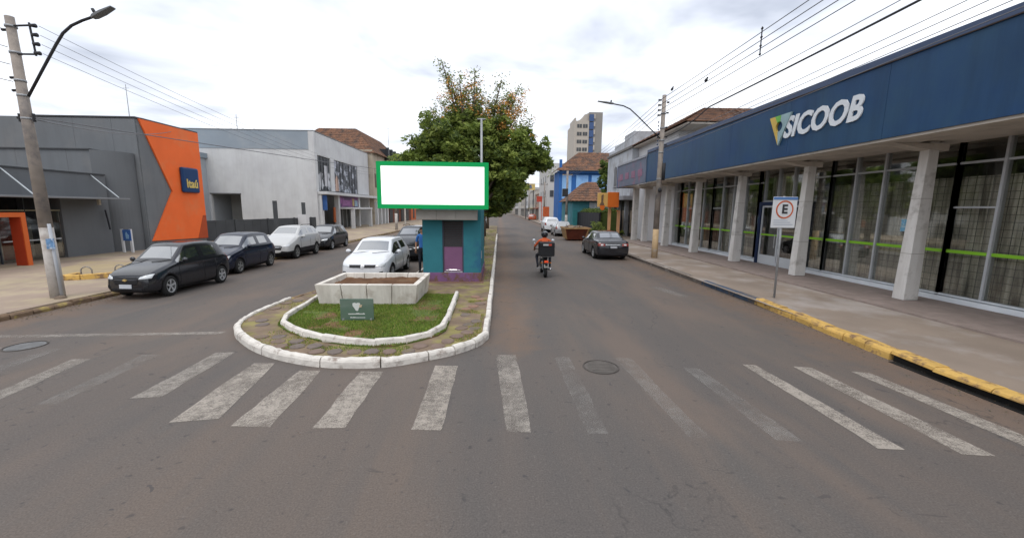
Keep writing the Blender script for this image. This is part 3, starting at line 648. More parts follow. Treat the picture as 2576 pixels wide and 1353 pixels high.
# sign on the fascia
wl = mat('letter_white', (.66, .69, .72), .5, .04)
text_obj('sign_lettering', 'SICOOB', .95, (9.975, 12.7, 5.46), -90, wl, sb, .018, .22, .028, .88)
def lg(pts, m_, x0=9.93, x1=9.995): B().prism([(p[0], p[1]) for p in pts], 'yz', x0, x1).obj('emblem_piece', m_, sb)
yel = mat('logo_yellow', (.58, .40, .09), .5); grn = mat('logo_green', (.16, .42, .08), .5); wte = mat('logo_teal_white', (.28, .40, .42), .5)
cy_, cz_ = 14.42, 5.60
# inverted triangle: yellow left side, green top corner, pale right side, a round hole in the middle
def arc(c, r, a0, a1, n=8): return [(c[0] + r * math.cos(R(a0 + (a1 - a0) * i / n)), c[1] + r * math.sin(R(a0 + (a1 - a0) * i / n))) for i in range(n + 1)]
lg([(14.95, 5.98), (14.66, 5.98)] + arc((cy_, cz_), .17, 55, -70) [::1] + [(14.40, 4.95)], yel)
lg([(14.66, 5.98), (14.36, 5.98)] + arc((cy_, cz_), .17, 105, 55), grn, 9.925)
lg([(14.36, 5.98), (13.86, 5.98), (14.40, 4.95)] + arc((cy_, cz_), .17, -75, -255), wte)
# neighbouring shop under the same canopy: older faded sign board
ob_ = thing('shop_signboard', 'faded grey blue sign board at the far end of the navy bank fascia', 'sign', (0, 0, 0))
fad = mat('faded_board', (.12, .14, .19), .6, .15, 1.2, col2=(.22, .12, .17), c2s=.9, c2lo=.52, c2hi=.62)
B().box(9.95, 10.15, 27.42, 33.9, 4.50, 6.2).obj('board', fad, ob_)
B().box(9.94, 11.6, 33.9, 34.02, 4.45, 6.35).obj('end_panel', mat('end_blue', (.02, .055, .16), .6), ob_)
B().box(9.90, 10.6, 27.42, 33.9, 6.2, 6.34).obj('cap', mat('board_cap', (.30, .31, .34), .7, .15), ob_)
for k in range(4): B().box(9.93, 9.948, 28.1 + k * 1.45, 28.9 + k * 1.45, 5.0, 5.5).obj('faded_letter_block', mat('faded_pink', (.25, .13, .19), .7, .2, 3), ob_)
sh = thing('corner_shop', 'narrow glazed shop front beyond the bank under the same canopy', 'shop', (0, 0, 0))
B().box(10.16, 12.6, 31.9, 33.88, 4.5, 4.62).obj('soffit', cream, sh); B().box(12.4, 20, 31.9, 34.0, 4.63, 6.1).obj('upper_wall', white_paint, sh)
for y in (33.6,): B().box(11.3, 11.7, y - .2, y + .2, .14, 4.5).obj('pillar', pil_m, sh)
B().box(12.55, 12.7, 31.9, 34, .14, 4.5).obj('glazing', mat('dark_glazing', (.05, .055, .06), .15, .2), sh)
for y in (32.2, 32.9, 33.6): B().box(12.45, 12.55, y - .03, y + .03, .14, 4.5).obj('mullion', alu, sh)

# hipped tile roof rising behind the bank
def slope(b, p, nu, rows):
    p = [Vector(q) for q in p]; nrm = (p[1] - p[0]).cross(p[3] - p[0]).normalized()
    if nrm.z < 0: nrm = -nrm
    tri = (p[2] - p[3]).length < .01
    b.add(p[:3] if tri else p, [(0, 1, 2) if tri else (0, 1, 2, 3)])
    for k in range(rows):
        t0, t1 = k / rows, (k + 1) / rows; l0, l1 = p[0].lerp(p[3], t0), p[0].lerp(p[3], t1); m0, m1 = p[1].lerp(p[2], t0), p[1].lerp(p[2], t1); vs = []
        for i in range(nu + 1):
            s_ = i / nu; o_ = nrm * ((.035 if i % 2 else 0) + random.uniform(.01, .02))
            vs += [l0.lerp(m0, s_) + nrm * .012, l0.lerp(m0, s_) + o_ + nrm * .045, l1.lerp(m1, s_) + o_ + nrm * .005]
        b.add(vs, [(3 * i, 3 * i + 3, 3 * i + 4, 3 * i + 1) for i in range(nu)] + [(3 * i + 1, 3 * i + 4, 3 * i + 5, 3 * i + 2) for i in range(nu)])
def hip(b, x0, x1, y0, y1, z0, z1, ax='y', ridge=.4, rows=12, tex=True):
    w_ = x1 - x0; d = y1 - y0
    if ax == 'x': r0, r1 = (x0 + w_ * ridge, (y0 + y1) / 2), (x1 - w_ * ridge, (y0 + y1) / 2)
    else: r0, r1 = ((x0 + x1) / 2, y0 + d * ridge), ((x0 + x1) / 2, y1 - d * ridge)
    c = [Vector((x0, y0, z0)), Vector((x1, y0, z0)), Vector((x1, y1, z0)), Vector((x0, y1, z0))]; a, e_ = Vector((*r0, z1)), Vector((*r1, z1))
    if ax == 'x': quads = [(c[0], c[1], e_, a), (c[1], c[2], e_, e_), (c[2], c[3], a, e_), (c[3], c[0], a, a)]
    else: quads = [(c[0], c[1], a, a), (c[1], c[2], e_, a), (c[2], c[3], e_, e_), (c[3], c[0], a, e_)]
    for q in quads: slope(b, q, max(4, int((q[1] - q[0]).length / .45)), rows)
    return a, e_
hh = thing('tiled_house', 'old house whose brown clay tile roof shows above the bank fascia', 'house', (0, 0, 0))
b = B(); hip(b, 11.6, 26, 25.5, 37, 8.15, 10.35, 'x', .28, 14); tag(b.obj('roof_tiles', tile_mat, hh), kind='stuff')
B().box(12.3, 25.2, 28, 36.3, .14, 8.15).obj('wall', white_paint, hh)
B().box(11.75, 25.9, 25.6, 36.9, 8.02, 8.12).obj('eave', cream, hh)

# pale two storey building with parapet, beyond
wb = thing('pale_building', 'pale grey two storey corner building with stepped parapet and dark arched window', 'building', (0, 0, 0))
pg = mat('pale_grey_wall', (.44, .46, .49), .85, .08, .6, streak=.5, col2=(.32, .32, .33), c2s=.8)
B().box(11.7, 22, 35.8, 43.6, 3.9, 8.05).box(12.6, 22, 35.8, 43.6, .14, 3.9).obj('wall', pg, wb)
B().box(11.55, 22, 35.6, 43.8, 8.05, 8.25).obj('cornice', mat('cornice_dark', (.17, .16, .15), .9, .3, 3), wb)
B().box(11.75, 22, 35.8, 41.5, 8.25, 9.0).box(11.75, 22, 41.5, 43.6, 8.25, 8.6).obj('parapet', pg, wb)
B().box(11.8, 22, 35.9, 38.5, 9.0, 9.5).obj('parapet_step', pg, wb)
for y in (37.3, 40.6):
    w_ = B().prism([(y - .42, 5.0), (y + .42, 5.0), (y + .42, 6.5)] + arc((y, 6.5), .42, 0, 180, 8)[1:] , 'yz', 11.66, 11.698).obj('window', mat('arch_dark', (.07, .07, .075), .4, .2), wb)
    B().box(11.60, 11.70, y - .55, y + .55, 4.88, 4.98).obj('sill', pg, wb)
B().box(11.1, 12.5, 35.8, 43.6, 3.55, 3.9).obj('canopy', mat('canopy_grey', (.23, .23, .24), .8), wb)
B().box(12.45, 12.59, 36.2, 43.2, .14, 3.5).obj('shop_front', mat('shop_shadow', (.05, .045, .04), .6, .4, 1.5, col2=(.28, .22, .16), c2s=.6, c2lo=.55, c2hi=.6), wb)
for y in (36.0, 38.4, 40.8, 43.4): B().box(12.1, 12.45, y - .14, y + .14, .14, 3.55).obj('column', pg, wb)
for y0 in (36.6, 39.0): B().box(12.40, 12.44, y0, y0 + 1.0, .5, 2.6).obj('poster', mat('poster_tan', (.34, .27, .20), .7, .4, 5), wb)

# orange shop sign on posts
os_ = thing('orange_sign', 'orange box sign with a yellowish emblem panel standing on two posts by the pale building', 'sign', (0, 0, 0))
orr = mat('sign_orange', (.58, .135, .02), .5, .05)
B().box(9.25, 10.2, 34.0, 34.35, 2.85, 4.12).obj('sign_box', orr, os_, bevel=.03)
B().box(8.40, 9.246, 34.05, 34.3, 2.88, 4.05).obj('emblem_panel', mat('sign_yellow', (.62, .38, .12), .5, .1), os_, bevel=.02)
b = B(); b.prism([(8.68, 3.85), (8.86, 3.95), (8.84, 3.3), (8.95, 3.1), (8.8, 2.75), (8.62, 2.75), (8.55, 3.05), (8.68, 3.3)], 'xz', 34.0, 34.045); b.obj('emblem', mat('emblem_brown', (.16, .10, .06), .6, .3, 6), os_)
B().prism([(8.55, 3.0), (9.0, 3.0), (8.95, 2.68), (8.78, 2.58), (8.6, 2.7)], 'xz', 33.97, 33.998).obj('emblem_base', orr, os_)
for x in (9.55, 10.35): B().box(x - .11, x + .11, 34.36, 34.58, .14, 4.0 if x < 10 else 2.6).obj('post', mat('post_tan', (.50, .27, .14), .7, .1), os_)
B().box(10.14, 10.2, 34.2, 34.4, 2.5, 2.6).obj('bracket', orr, os_)
# ------------------------------------------------------------------ grey and orange bank (left)
gry = mat('charcoal_wall', (.155, .165, .175), .75, .06, .8, streak=.16, col2=(.175, .18, .185), c2s=.6)
gry2 = mat('charcoal_panel', (.132, .139, .147), .75, .06, .8, streak=.16)
gdk = mat('dark_recess_wall', (.045, .052, .060), .7, .1, .8)
org = mat('orange_panel', (.80, .145, .032), .6, .06, 1.0, col2=(.74, .175, .055), c2s=.7)
ib = thing('grey_bank', 'charcoal grey bank with a large orange bow shaped wall panel on the left', 'building', (0, 0, 0))
YB = 23.05
def panels(x0, x1, y, z0, z1, n, name='wall_panel', m=gry, th=.06):
    for i in range(n):
        a = x0 + (x1 - x0) * i / n; B().box(a + .006, a + (x1 - x0) / n - .006, y - th, y, z0, z1).obj(name, m, ib)
B().box(-34, -19.66, YB + .001, 27.35, .14, 7.25).obj('wall', gry, ib)
for a, c, z0, z1 in ((-24.7, -22.9, 3.0, 7.2), (-22.89, -20.9, 3.0, 7.2), (-20.89, -19.66, .14, 7.2)): B().box(a, c, YB - .06, YB, z0, z1).obj('wall_panel', gry, ib)
B().box(-24.8, -19.6, YB - .09, YB + .25, 7.25, 7.32).box(-19.72, -19.56, YB + .25, 27.4, 7.25, 7.32).obj('coping', mat('coping_dark', (.06, .062, .066), .6), ib)
for a, c in ((YB, 24.5), (24.5, 25.95), (25.95, 27.35)): B().box(-19.66, -19.62, a + .005, c - .005, .14, 7.2).obj('side_panel', gry, ib)
B().prism([(23.12, 7.24), (27.38, 7.24), (27.38, .52), (23.12, .62), (24.86, 3.45)], 'yz', -19.615, -19.53).obj('orange_panel', org, ib)
B().prism([(27.1, 2.0), (27.384, 2.0), (27.384, .50), (26.5, .535)], 'yz', -19.528, -19.525).obj('orange_stain', mat('orange_dark', (.38, .065, .02), .6), ib)
ls = B().box(-19.53, -19.33, 25.5, 26.85, 3.42, 4.95).obj('logo_sign', mat('logo_blue', (.012, .045, .13), .4, .1), ib, bevel=.09)
text_obj('lettering', 'Itaú', .72, (-19.318, 26.2, 3.95), 90, mat('logo_text_yellow', (.62, .47, .14), .5), ls, .008, 0, .02, .86)
# rounded corner tower between the entrance and the panel wall
b = B(); pts = []
for i in range(15):
    a = R(-90 + 90 * i / 14); pts.append((-20.9 + 1.05 * math.cos(a) * .98, 22.95 + 1.35 * math.sin(a)))
b.prism(pts + [(-20.9, 22.98)], 'xy', .14, 5.38); b.obj('round_corner', gry2, ib, smooth=False)
B().box(-25.8, -20.9, 21.65, 22.98, .14, 5.38).obj('wall', gry, ib)
B().box(-25.9, -20.9, 21.58, 22.98, 5.382, 5.44).obj('coping', mat('coping_dark', (0, 0, 0)), ib)
for x in (-24.6, -23.4, -22.1): B().box(x - .006, x + .006, 21.643, 21.65, 4.2, 5.38).obj('joint', mat('joint_grey', (.16, .16, .165), .9), ib)
# entrance block along the street
B().box(-26, -20.35, 13.0, 14.2, .14, 4.1).box(-26, -20.35, 14.2, 21.65, 2.92, 4.1).box(-26, -20.35, 19.35, 21.65, .14, 2.919).obj('entrance_block', gry2, ib)
B().box(-26, -20.3, 12.98, 21.64, 4.1, 4.16).obj('coping', mat('coping_dark', (0, 0, 0)), ib)
B().box(-20.34, -18.85, 12.5, 21.25, 2.87, 2.95).obj('canopy_slab', mat('canopy_light', (.20, .205, .215), .7, .08), ib, bevel=.01)
for y, dy in ((20.95, .1), (17.3, .1), (14.0, .1)):
    B().tube((-20.36, y, 4.22 - .15), (-19.0, y - .15, 2.97), .025).obj('tension_rod', mat('rod_pale', (.42, .45, .47), .5), ib)
B().box(-20.0, -19.9, 20.7, 20.8, 2.6, 2.87).obj('downlight', mat('lamp_cream', (.5, .46, .38), .5), ib)
# glazed entrance
B().box(-22.5, -22.3, 14.2, 19.35, .14, 2.9).obj('lobby_wall', mat('lobby_dark', (.035, .035, .038), .6, .5, 1.5, col2=(.12, .05, .03), c2s=1.3, c2lo=.58, c2hi=.64), ib)
for y0, y1 in ((16.9, 17.9), (17.95, 18.6), (18.65, 19.3)):
    B().box(-20.45, -20.43, y0, y1, .2, 2.3).obj('glass_pane', glz, ib); B().box(-20.47, -20.41, y0 - .02, y0 + .02, .14, 2.9).obj('mullion', gdk, ib)
B().box(-20.47, -20.41, 16.85, 19.35, 2.31, 2.36).obj('transom', mat('brass_bar', (.30, .27, .18), .5), ib)
B().box(-20.41, -20.37, 17.0, 19.2, 1.02, 1.07).obj('push_bar', alu, ib)
for i, (y, z, c) in enumerate(((17.3, .9, (.03, .05, .12)), (17.7, 1.2, (.28, .25, .22)), (18.9, 1.1, (.32, .30, .27)), (18.2, 1.5, (.14, .03, .02)))):
    B().box(-22.0, -21.6, y - .25, y + .25, .14, z + .6).obj('cash_machine', mat('machine_%s' % 'abcd'[i], c, .5, .2, 4), ib)
B().box(-22.25, -21.3, 14.2, 19.35, .14, .155).obj('lobby_floor', mat('lobby_floor_tile', (.15, .14, .13), .5), ib)
of = mat('frame_orange', (.60, .125, .03), .5, .05); of2 = mat('frame_orange_dark', (.40, .05, .018), .55, .05)
B().box(-19.55, -19.08, 16.62, 16.78, .14, 2.27).box(-20.4, -19.08, 13.6, 13.78, .14, 2.27).box(-20.4, -19.08, 13.78, 16.62, 2.09, 2.27).obj('orange_portal', of, ib)
B().box(-19.53, -19.11, 16.60, 16.618, .142, 2.088).obj('portal_lining', of2, ib)
B().box(-20.6, -20.55, 15.3, 16.2, .16, 2.0).obj('glass_pane', glz, ib); B().box(-20.5, -20.46, 15.2, 16.25, .95, 1.02).obj('push_bar', alu, ib)
B().box(-20.6, -20.5, 15.22, 15.3, .14, 2.06).obj('door_stile', gdk, ib)

# accessible parking sign stand, black rod beside it, hoops, yellow kerb island, bollards
ss = thing('blue_sign_stand', 'blue symbol panel on two white posts standing before the charcoal wall', 'sign', (-19.55, 21.55, .14))
for x in (-.22, .22): B().box(x - .05, x + .05, -.04, .04, 0, 1.22).obj('post', white_paint, ss)
B().box(-.14, .28, -.075, -.045, .62, 1.2).obj('panel', mat('sign_blue', (.05, .13, .36), .5), ss, bevel=.01)
B().prism([(.02, .72), (.16, .72), (.19, .9), (.1, 1.0), (.07, 1.1), (.02, 1.0)], 'xz', -.085, -.077).obj('symbol', mat('sign_pale_blue', (.25, .42, .62), .5), ss)
rd = B().tube((-20.1, 21.3, 1.35), (-20.22, 21.3, 2.35), .035).obj('black_pipe', mat('pipe_black', (.02, .02, .025), .6)); tag(rd, 'slanting black rod on the charcoal wall above the blue sign stand', 'pipe')
for i, (x, y) in enumerate(((-13.95, 13.75), (-13.3, 14.25))):
    pts = [(-.14, 0, 0), (-.14, 0, .26)] + [(-.14 * math.cos(R(a)), 0, .26 + .13 * math.sin(R(a))) for a in range(20, 180, 20)] + [(.14, 0, .26), (.14, 0, 0)]
    o = B().path(pts, .022, 8).obj('bike_hoop', mat('hoop_metal', (.24, .22, .20), .6), None, smooth=True, loc=(x, y, .14)); o.rotation_euler.z = R(20)
    tag(o, ('grey metal bike hoop nearer the utility pole', 'grey metal bike hoop nearer the parked black hatchback')[i], 'bike rack', 'bike hoops on the left pavement')
yi = thing('yellow_kerb_island', 'worn yellow kerb edging a raised tan bay on the left pavement behind the pole', 'kerb', (0, 0, 0))
B().prism([(-14.4, 13.0), (-14.3, 13.35), (-12.4, 14.9), (-12.4, 17.5), (-17.6, 17.5), (-16.6, 15.2)], 'xy', .13, .20).obj('bay_surface', mat('bay_tan', (.33, .26, .155), .9, .12, 1, col2=(.27, .21, .15), c2s=.8), yi)
yk = [(-14.6, 14.0), (-14.35, 13.05), (-13.2, 13.9), (-12.3, 14.75), (-12.3, 17.5)]
kerb(yi, yk, .2, .30, .8, lambda c: kerb_yellow, side=1, z0=.13, jit=.006)
for i, (x, y) in enumerate(((-15.95, 17.7), (-15.3, 17.8), (-14.75, 18.2))):
    o = B().tube((0, 0, 0), (0, 0, .2), .075, .065, 12).ball((0, 0, .2), (.065, .065, .05)).obj('bollard', white_paint, None, True, loc=(x, y, .14))
    tag(o, ('leftmost short round white bollard behind the yellow kerb', 'middle short round white bollard behind the yellow kerb', 'rightmost short round white bollard, nearest the parked black hatchback')[i], 'bollard', 'short white bollards on the left pavement')
# pale building behind the grey bank, at the left edge
lb_ = thing('pale_blue_block', 'pale grey blue building peeking out behind the grey bank at the left edge', 'building', (0, 0, 0))
B().box(-60, -30, 30, 50, .14, 7.4).obj('wall', mat('pale_blue_wall', (.36, .39, .42), .8, .05), lb_); B().box(-60, -29.8, 29.8, 50, 7.4, 7.9).obj('roof_band', mat('band_blue', (.25, .30, .34), .8, .05), lb_)

# dark panel fence
fc = thing('panel_fence', 'dark grey corrugated panel fence between the grey bank and the white store', 'fence', (0, 0, 0))
fd = mat('fence_dark', (.060, .064, .068), .7, .15, 1.2); 
fa, fb_ = Vector((-20.6, 27.6)), Vector((-19.05, 42.3)); nf = 16
ang = math.atan2(fb_.y - fa.y, fb_.x - fa.x)
for i in range(nf):
    c = fa.lerp(fb_, (i + .5) / nf); ln = (fb_ - fa).length / nf
    B().obox((c.x, c.y, .87), (ln - .02, .05, 1.42 + random.uniform(-.01, .01)), ang).obj('panel', fd, fc)
for i in (4, 8, 12, 15):
    c = fa.lerp(fb_, i / nf); B().obox((c.x + .03, c.y, .87), (.12, .12, 1.5), ang).obj('post', fd, fc)
o = B().box(-19.0, -18.75, 34.4, 34.65, .14, 3.1).obj('dark_post', mat('post_dark', (.07, .075, .08), .7)); tag(o, 'square dark grey post sticking up before the panel fence', 'post')
gp = thing('gate_pier', 'white gate pier with a dark box on top beside the white store', 'pier', (-18.9, 39.5, .14))
B().box(-.45, .35, -.3, .3, 0, 1.75).obj('pier', white_paint, gp); B().box(-.12, .12, -.15, .15, 1.75, 2.9).obj('box', mat('post_dark', (0, 0, 0)), gp)

# ------------------------------------------------------------------ white store building
ws = thing('white_store', 'big white two storey store with grey blue parapet band and poster windows', 'building', (0, 0, 0))
wm = mat('store_white', streak=.16, col=(.57, .575, .575), rough=.88, var=.04, scale=.5, col2=(.50, .50, .505), c2s=.35, c2lo=.42, c2hi=.62)
WX, WY0, WY1, WZ = -19.0, 42.8, 59.5, 10.25
b = B(); b.box(-29.8, WX, WY0, WY0 + .3, 3.85, WZ); b.box(-26.8, WX, WY0, WY0 + .3, .14, 3.849); b.box(-40, -29.801, WY0, WY0 + .3, .14, WZ); b.obj('front_wall', wm, ws)
B().box(-29.8, -26.8, WY0 + 3.0, WY0 + 3.1, .14, 3.9).box(-26.8, -26.7, WY0 + .31, WY0 + 3, .14, 3.9).obj('recess_wall', mat('recess_grey', (.34, .34, .325), .9, .1), ws)
B().box(-29.9, -26.75, WY0 - .05, WY0 + .001, 3.84, 3.95).obj('lintel', mat('lintel_dark', (.12, .12, .12), .8), ws)
B().box(-40, WX - .55, WY0 - .04, WY0 - .003, 8.45, WZ + .02).obj('parapet_band', mat('band_grey_blue', (.265, .305, .345), .8, .05, .7, col2=(.30, .33, .36), c2s=.5), ws)
B().box(-40, WX + .03, WY0 - .07, WY0 + .35, WZ + .025, WZ + .1).box(WX - .3, WX + .04, WY0 + .35, WY1, WZ + .025, WZ + .1).obj('coping', mat('coping_mid', (.2, .205, .21), .8), ws)
B().box(WX - .54, WX + .03, WY0 - .06, WY0 + .3 - .01, .14, WZ).obj('corner_pier', wm, ws)
sw = B(); sw.box(WX - .3, WX, WY0 + .301, WY0 + .6, .14, WZ); sw.box(WX - .3, WX, WY0 + .6, WY1, 8.0, WZ); sw.box(WX - .3, WX, 46.6, 47.6, 4.4, 8); sw.box(WX - .3, WX, 55.2, WY1, 4.4, 8); sw.obj('side_wall', wm, ws)
post_a = mat('poster_dark', (.035, .04, .045), .4, .5, .9, col2=(.42, .43, .45), c2s=.55, c2lo=.55, c2hi=.58, detail=2)
post_b = mat('poster_portrait', (.05, .055, .065), .4, .5, 1.2, col2=(.35, .37, .42), c2s=.8, c2lo=.52, c2hi=.56, detail=2)
for (y0, y1, m_) in ((43.5, 46.5, post_a), (47.7, 51.3, post_b), (51.45, 55.1, post_b)):
    f_ = B().box(WX - .2, WX - .1, y0, y1, 4.4, 7.95).obj('poster_window', m_, ws)
    for k in range(1, 4):
        yy = y0 + (y1 - y0) * k / 4; B().box(WX - .1, WX - .06, yy - .03, yy + .03, 4.4, 7.95).obj('frame', mat('frame_black', (.03, .03, .035), .5), f_)
B().box(WX - .1, WX - .075, 45.0, 45.9, 4.9, 7.1).obj('poster_figure', mat('poster_pale', (.48, .48, .50), .5, .15, 3), ws)
B().prism([(47.9, 4.5), (48.9, 4.5), (48.8, 5.9), (48.4, 6.3), (48.0, 5.8)], 'yz', WX - .1, WX - .075).obj('poster_face', mat('poster_skin', (.48, .32, .25), .5, .1, 3), ws)
B().box(WX, WX + 1.0, 42.9, WY1 + 1, 3.95, 4.25).obj('balcony_slab', wm, ws, bevel=.02)
for y in (43.0, 47.4, 54.2): B().box(WX - .1, WX + .35, y, y + .5, .14, 3.95).obj('column', wm, ws)
B().box(WX - 2.6, WX - 2.4, WY0 + .35, WY1, .14, 3.9).obj('shop_wall', mat('shop_wall', (.30, .29, .275), .85, .1), ws)
B().box(WX + .15, WX + .3, 47.9, 54.0, 2.65, 3.9).obj('shop_sign', mat('sign_purple', (.095, .045, .11), .5, .3, 1.5, col2=(.26, .09, .24), c2s=.7, c2lo=.5, c2hi=.6), ws)
B().box(WX + .302, WX + .33, 48.6, 51.2, 2.8, 3.5).obj('sign_panel', mat('sign_magenta', (.24, .09, .22), .5, .3, 3), ws)
B().box(WX + .302, WX + .33, 52.0, 52.6, 2.8, 3.7).obj('sign_panel', mat('sign_mustard', (.42, .30, .12), .5, .3, 3), ws)
B().box(WX + .302, WX + .33, 52.8, 53.8, 2.75, 3.5).obj('sign_panel', mat('sign_sky', (.25, .35, .42), .5, .3, 3), ws)
B().box(WX + .0, WX + .8, 43.2, 43.32, 2.3, 3.85).obj('projecting_sign', mat('sign_blue_shop', (.03, .08, .22), .5, .3, 2), ws)
B().box(WX - .1, WX + 1.9, 47.8, 54.9, 2.42, 2.62).obj('porch_slab', wm, ws, bevel=.02)
for y in (48.0, 54.4): B().box(WX + 1.5, WX + 1.85, y, y + .4, .14, 2.42).obj('porch_column', wm, ws)
B().box(WX - .6, WX - .5, 48.1, 54.0, .14, 2.4).obj('shop_glazing', mat('shop_dark', (.035, .04, .04), .3, .5, 1.2), ws)
for y in (49.3, 50.6, 51.9, 53.1): B().box(WX - .49, WX - .44, y - .05, y + .05, .14, 2.4).obj('mullion', alu, ws)
B().box(WX - 2.39, WX - 2.35, 44.6, 45.8, .9, 2.0).obj('counter_screen', mat('screen_black', (.02, .02, .02), .3), ws)
B().box(WX - .0, WX + .12, 46.7, 47.1, .9, 2.6).obj('orange_banner', mat('banner_orange', (.40, .11, .04), .6, .2, 4), ws)
B().box(-40, WX - .31, WY0 + .31, WY1, WZ - .6, WZ - .4).obj('roof', mat('roof_grey', (0, 0, 0)), ws)
B().box(-40, WX - .01, WY1, WY1 + .3, .14, WZ).obj('rear_wall', wm, ws)
for i, (x, y, z0, z1) in enumerate(((-30.7, 35.5, 7.2, 12.4), (-27.3, 44, 10.2, 12.0), (-17.6, 66, 10, 15.3))):
    o = B().tube((x, y, z0), (x, y, z1), .04, .02, 6).tube((x - .25, y, z1 - .3), (x + .25, y, z1 - .3), .015, None, 5).obj('antenna', metal_gal)
    tag(o, ('tall thin antenna mast rising behind the grey bank roof', 'short thin antenna mast on the white store parapet', 'thin antenna mast beyond the tiled roof, left of the tree')[i], 'antenna')

# cream building with brown tile roof
cb = thing('cream_tiled_building', 'old cream building with peeling wall and brown clay tile roof beyond the white store', 'building', (0, 0, 0))
B().box(-33, -18.4, 60.0, 66.2, .14, 10.9).obj('wall', mat('cream_wall', (.42, .36, .28), .9, .12, .8, col2=(.22, .17, .13), c2s=.7, c2lo=.55, c2hi=.7), cb)
b = B(); 
slope(b, [(-32, 59.8, 10.4), (-17.9, 59.8, 10.4), (-22.0, 64, 14.5), (-27.5, 64, 14.5)], 44, 14)
slope(b, [(-17.9, 59.8, 10.4), (-17.9, 79, 10.6), (-22.0, 77, 14.6), (-22.0, 64, 14.5)], 44, 14)
tag(b.obj('roof_tiles', tile_mat, cb), kind='stuff')
B().box(-18.4, -18.25, 60.2, 66, 3.9, 4.3).box(-18.4, -17.6, 60.2, 66, 3.3, 3.5).obj('ledge', wm, cb)
for y in (60.4, 62.3, 64.2, 65.8): B().box(-18.4, -18.0, y - .25, y + .25, .14, 3.3).obj('column', wm, cb)
for y in (61.3, 63.2, 65.0): B().box(-18.42, -18.36, y - .6, y + .6, .2, 2.9).obj('door', mat('door_shadow', (.05, .05, .05), .6, .3), cb)
for y in (61.2, 64.6): B().box(-18.40, -18.36, y - .5, y + .5, 5.6, 7.6).obj('window', mat('window_brown', (.10, .07, .05), .5, .2), cb)
# black ribbed facade
bf = thing('black_facade', 'tall black clad facade with upright fins beyond the cream building', 'building', (0, 0, 0))
blk = mat('black_cladding', (.030, .033, .038), .6, .15)
B().box(-30, -18.2, 66.3, 84, 2.6, 11.9).obj('wall', blk, bf)
for i in range(9): B().box(-18.2, -17.75, 66.4 + i * 2.15, 66.9 + i * 2.15, 2.6, 12.15).obj('fin', blk, bf)
for i in range(8): B().box(-18.19, -18.15, 67.2 + i * 2.15, 68.3 + i * 2.15, 4.2, 9.8).obj('window', mat('black_window', (.06, .07, .085), .2, .2), bf)
B().box(-30, -18.3, 66.3, 84, .14, 2.6).obj('shop_wall', mat('rust_red', (.15, .05, .03), .8, .3), bf)
for i in range(4): B().box(-18.29, -18.2, 67.5 + i * 4, 69.5 + i * 4, .2, 2.4).obj('shop_door', mat('door_shadow', (0, 0, 0)), bf)
og = thing('orange_facade', 'low orange shop facade with tall dark arched openings seen left of the kiosk', 'building', (0, 0, 0))
B().box(-30, -18.3, 84.2, 112, .14, 5.0).obj('wall', mat('orange_wall', (.50, .13, .045), .8, .15, 1, col2=(.36, .10, .07), c2s=.5), og)
for i in range(7):
    y = 86 + i * 3.7; B().prism([(y, .5), (y + 1.3, .5), (y + 1.3, 3.2)] + arc((y + .65, 3.2), .65, 0, 180, 6)[1:], 'yz', -18.3, -18.25).obj('arched_opening', mat('door_shadow', (0, 0, 0)), og)
B().box(-30, -18.1, 84.2, 112, 5.0, 5.5).obj('cornice', mat('cornice_red', (.20, .05, .03), .8), og)
gs = mat('pale_post', (.45, .42, .38), .8)
o = B().tube((-14.4, 62, .14), (-14.4, 62, 6.5), .14, .1).obj('pale_post', gs); tag(o, 'pale slim post on the far left pavement before the orange facade', 'post')

# ------------------------------------------------------------------ right side far buildings
tw = thing('apartment_tower', 'tall beige apartment tower with rows of windows and a blue vertical stripe', 'building', (0, 0, 0))
beige = mat('tower_beige', (.42, .385, .34), .85, .05, .2)
B().box(27.8, 32.6, 150, 168, .14, 34.6).obj('wing', beige, tw); B().box(32.6, 37.6, 150.5, 168, .14, 37.8).obj('wall', mat('tower_grey', (.25, .24, .225), .85, .05, .2), tw)
B().box(27.3, 27.8, 149.9, 160, 20, 35.6).obj('corner_pier', beige, tw)
B().prism([(28.2, 34.6), (32.6, 34.6), (32.6, 37.6), (31.0, 37.0), (30.2, 35.6)], 'xz', 151, 160).obj('parapet', beige, tw)
bl = mat('tower_blue', (.055, .10, .22), .6, .1); 
for i in range(13): B().box(32.7, 34.3, 149.95, 150.4, 1.5 + i * 2.75, 3.9 + i * 2.75).obj('stripe_panel', bl, tw)
for i in range(13): B().box(34.3, 34.9, 150.1, 150.48, 2.5 + i * 2.75, 4.1 + i * 2.75).obj('balcony', beige, tw)
twm = mat('tower_window', (.07, .075, .08), .3, .2)
for i in range(12):
    for x in (29.1, 31.2):
        f_ = B().box(x - .85, x + .85, 149.93, 149.998, 1.9 + i * 2.75, 3.2 + i * 2.75).obj('window', twm, tw)
        B().box(x - .04, x + .04, 149.9, 149.928, 1.9 + i * 2.75, 3.2 + i * 2.75).obj('frame', beige, f_)
bh = thing('blue_house', 'bright blue two storey house with brown tile roof and pale blue wall panels', 'house', (0, 0, 0))
blw = mat('house_blue', (.035, .13, .37), .8, .1, 1); blp = mat('house_pale_blue', (.26, .46, .74), .8, .1, .8, col2=(.17, .33, .62), c2s=.6)
B().box(8.9, 17.0, 60, 65.5, .14, 8.35).obj('wall', blw, bh)
for x0, x1 in ((9.3, 10.7), (11.4, 13.2), (13.7, 16.2)): B().box(x0, x1, 59.9, 59.998, 4.2, 7.7).obj('wall_panel', blp, bh, bevel=.03)
B().box(8.85, 9.25, 59.85, 59.99, .14, 9.9).obj('corner_post', blw, bh)
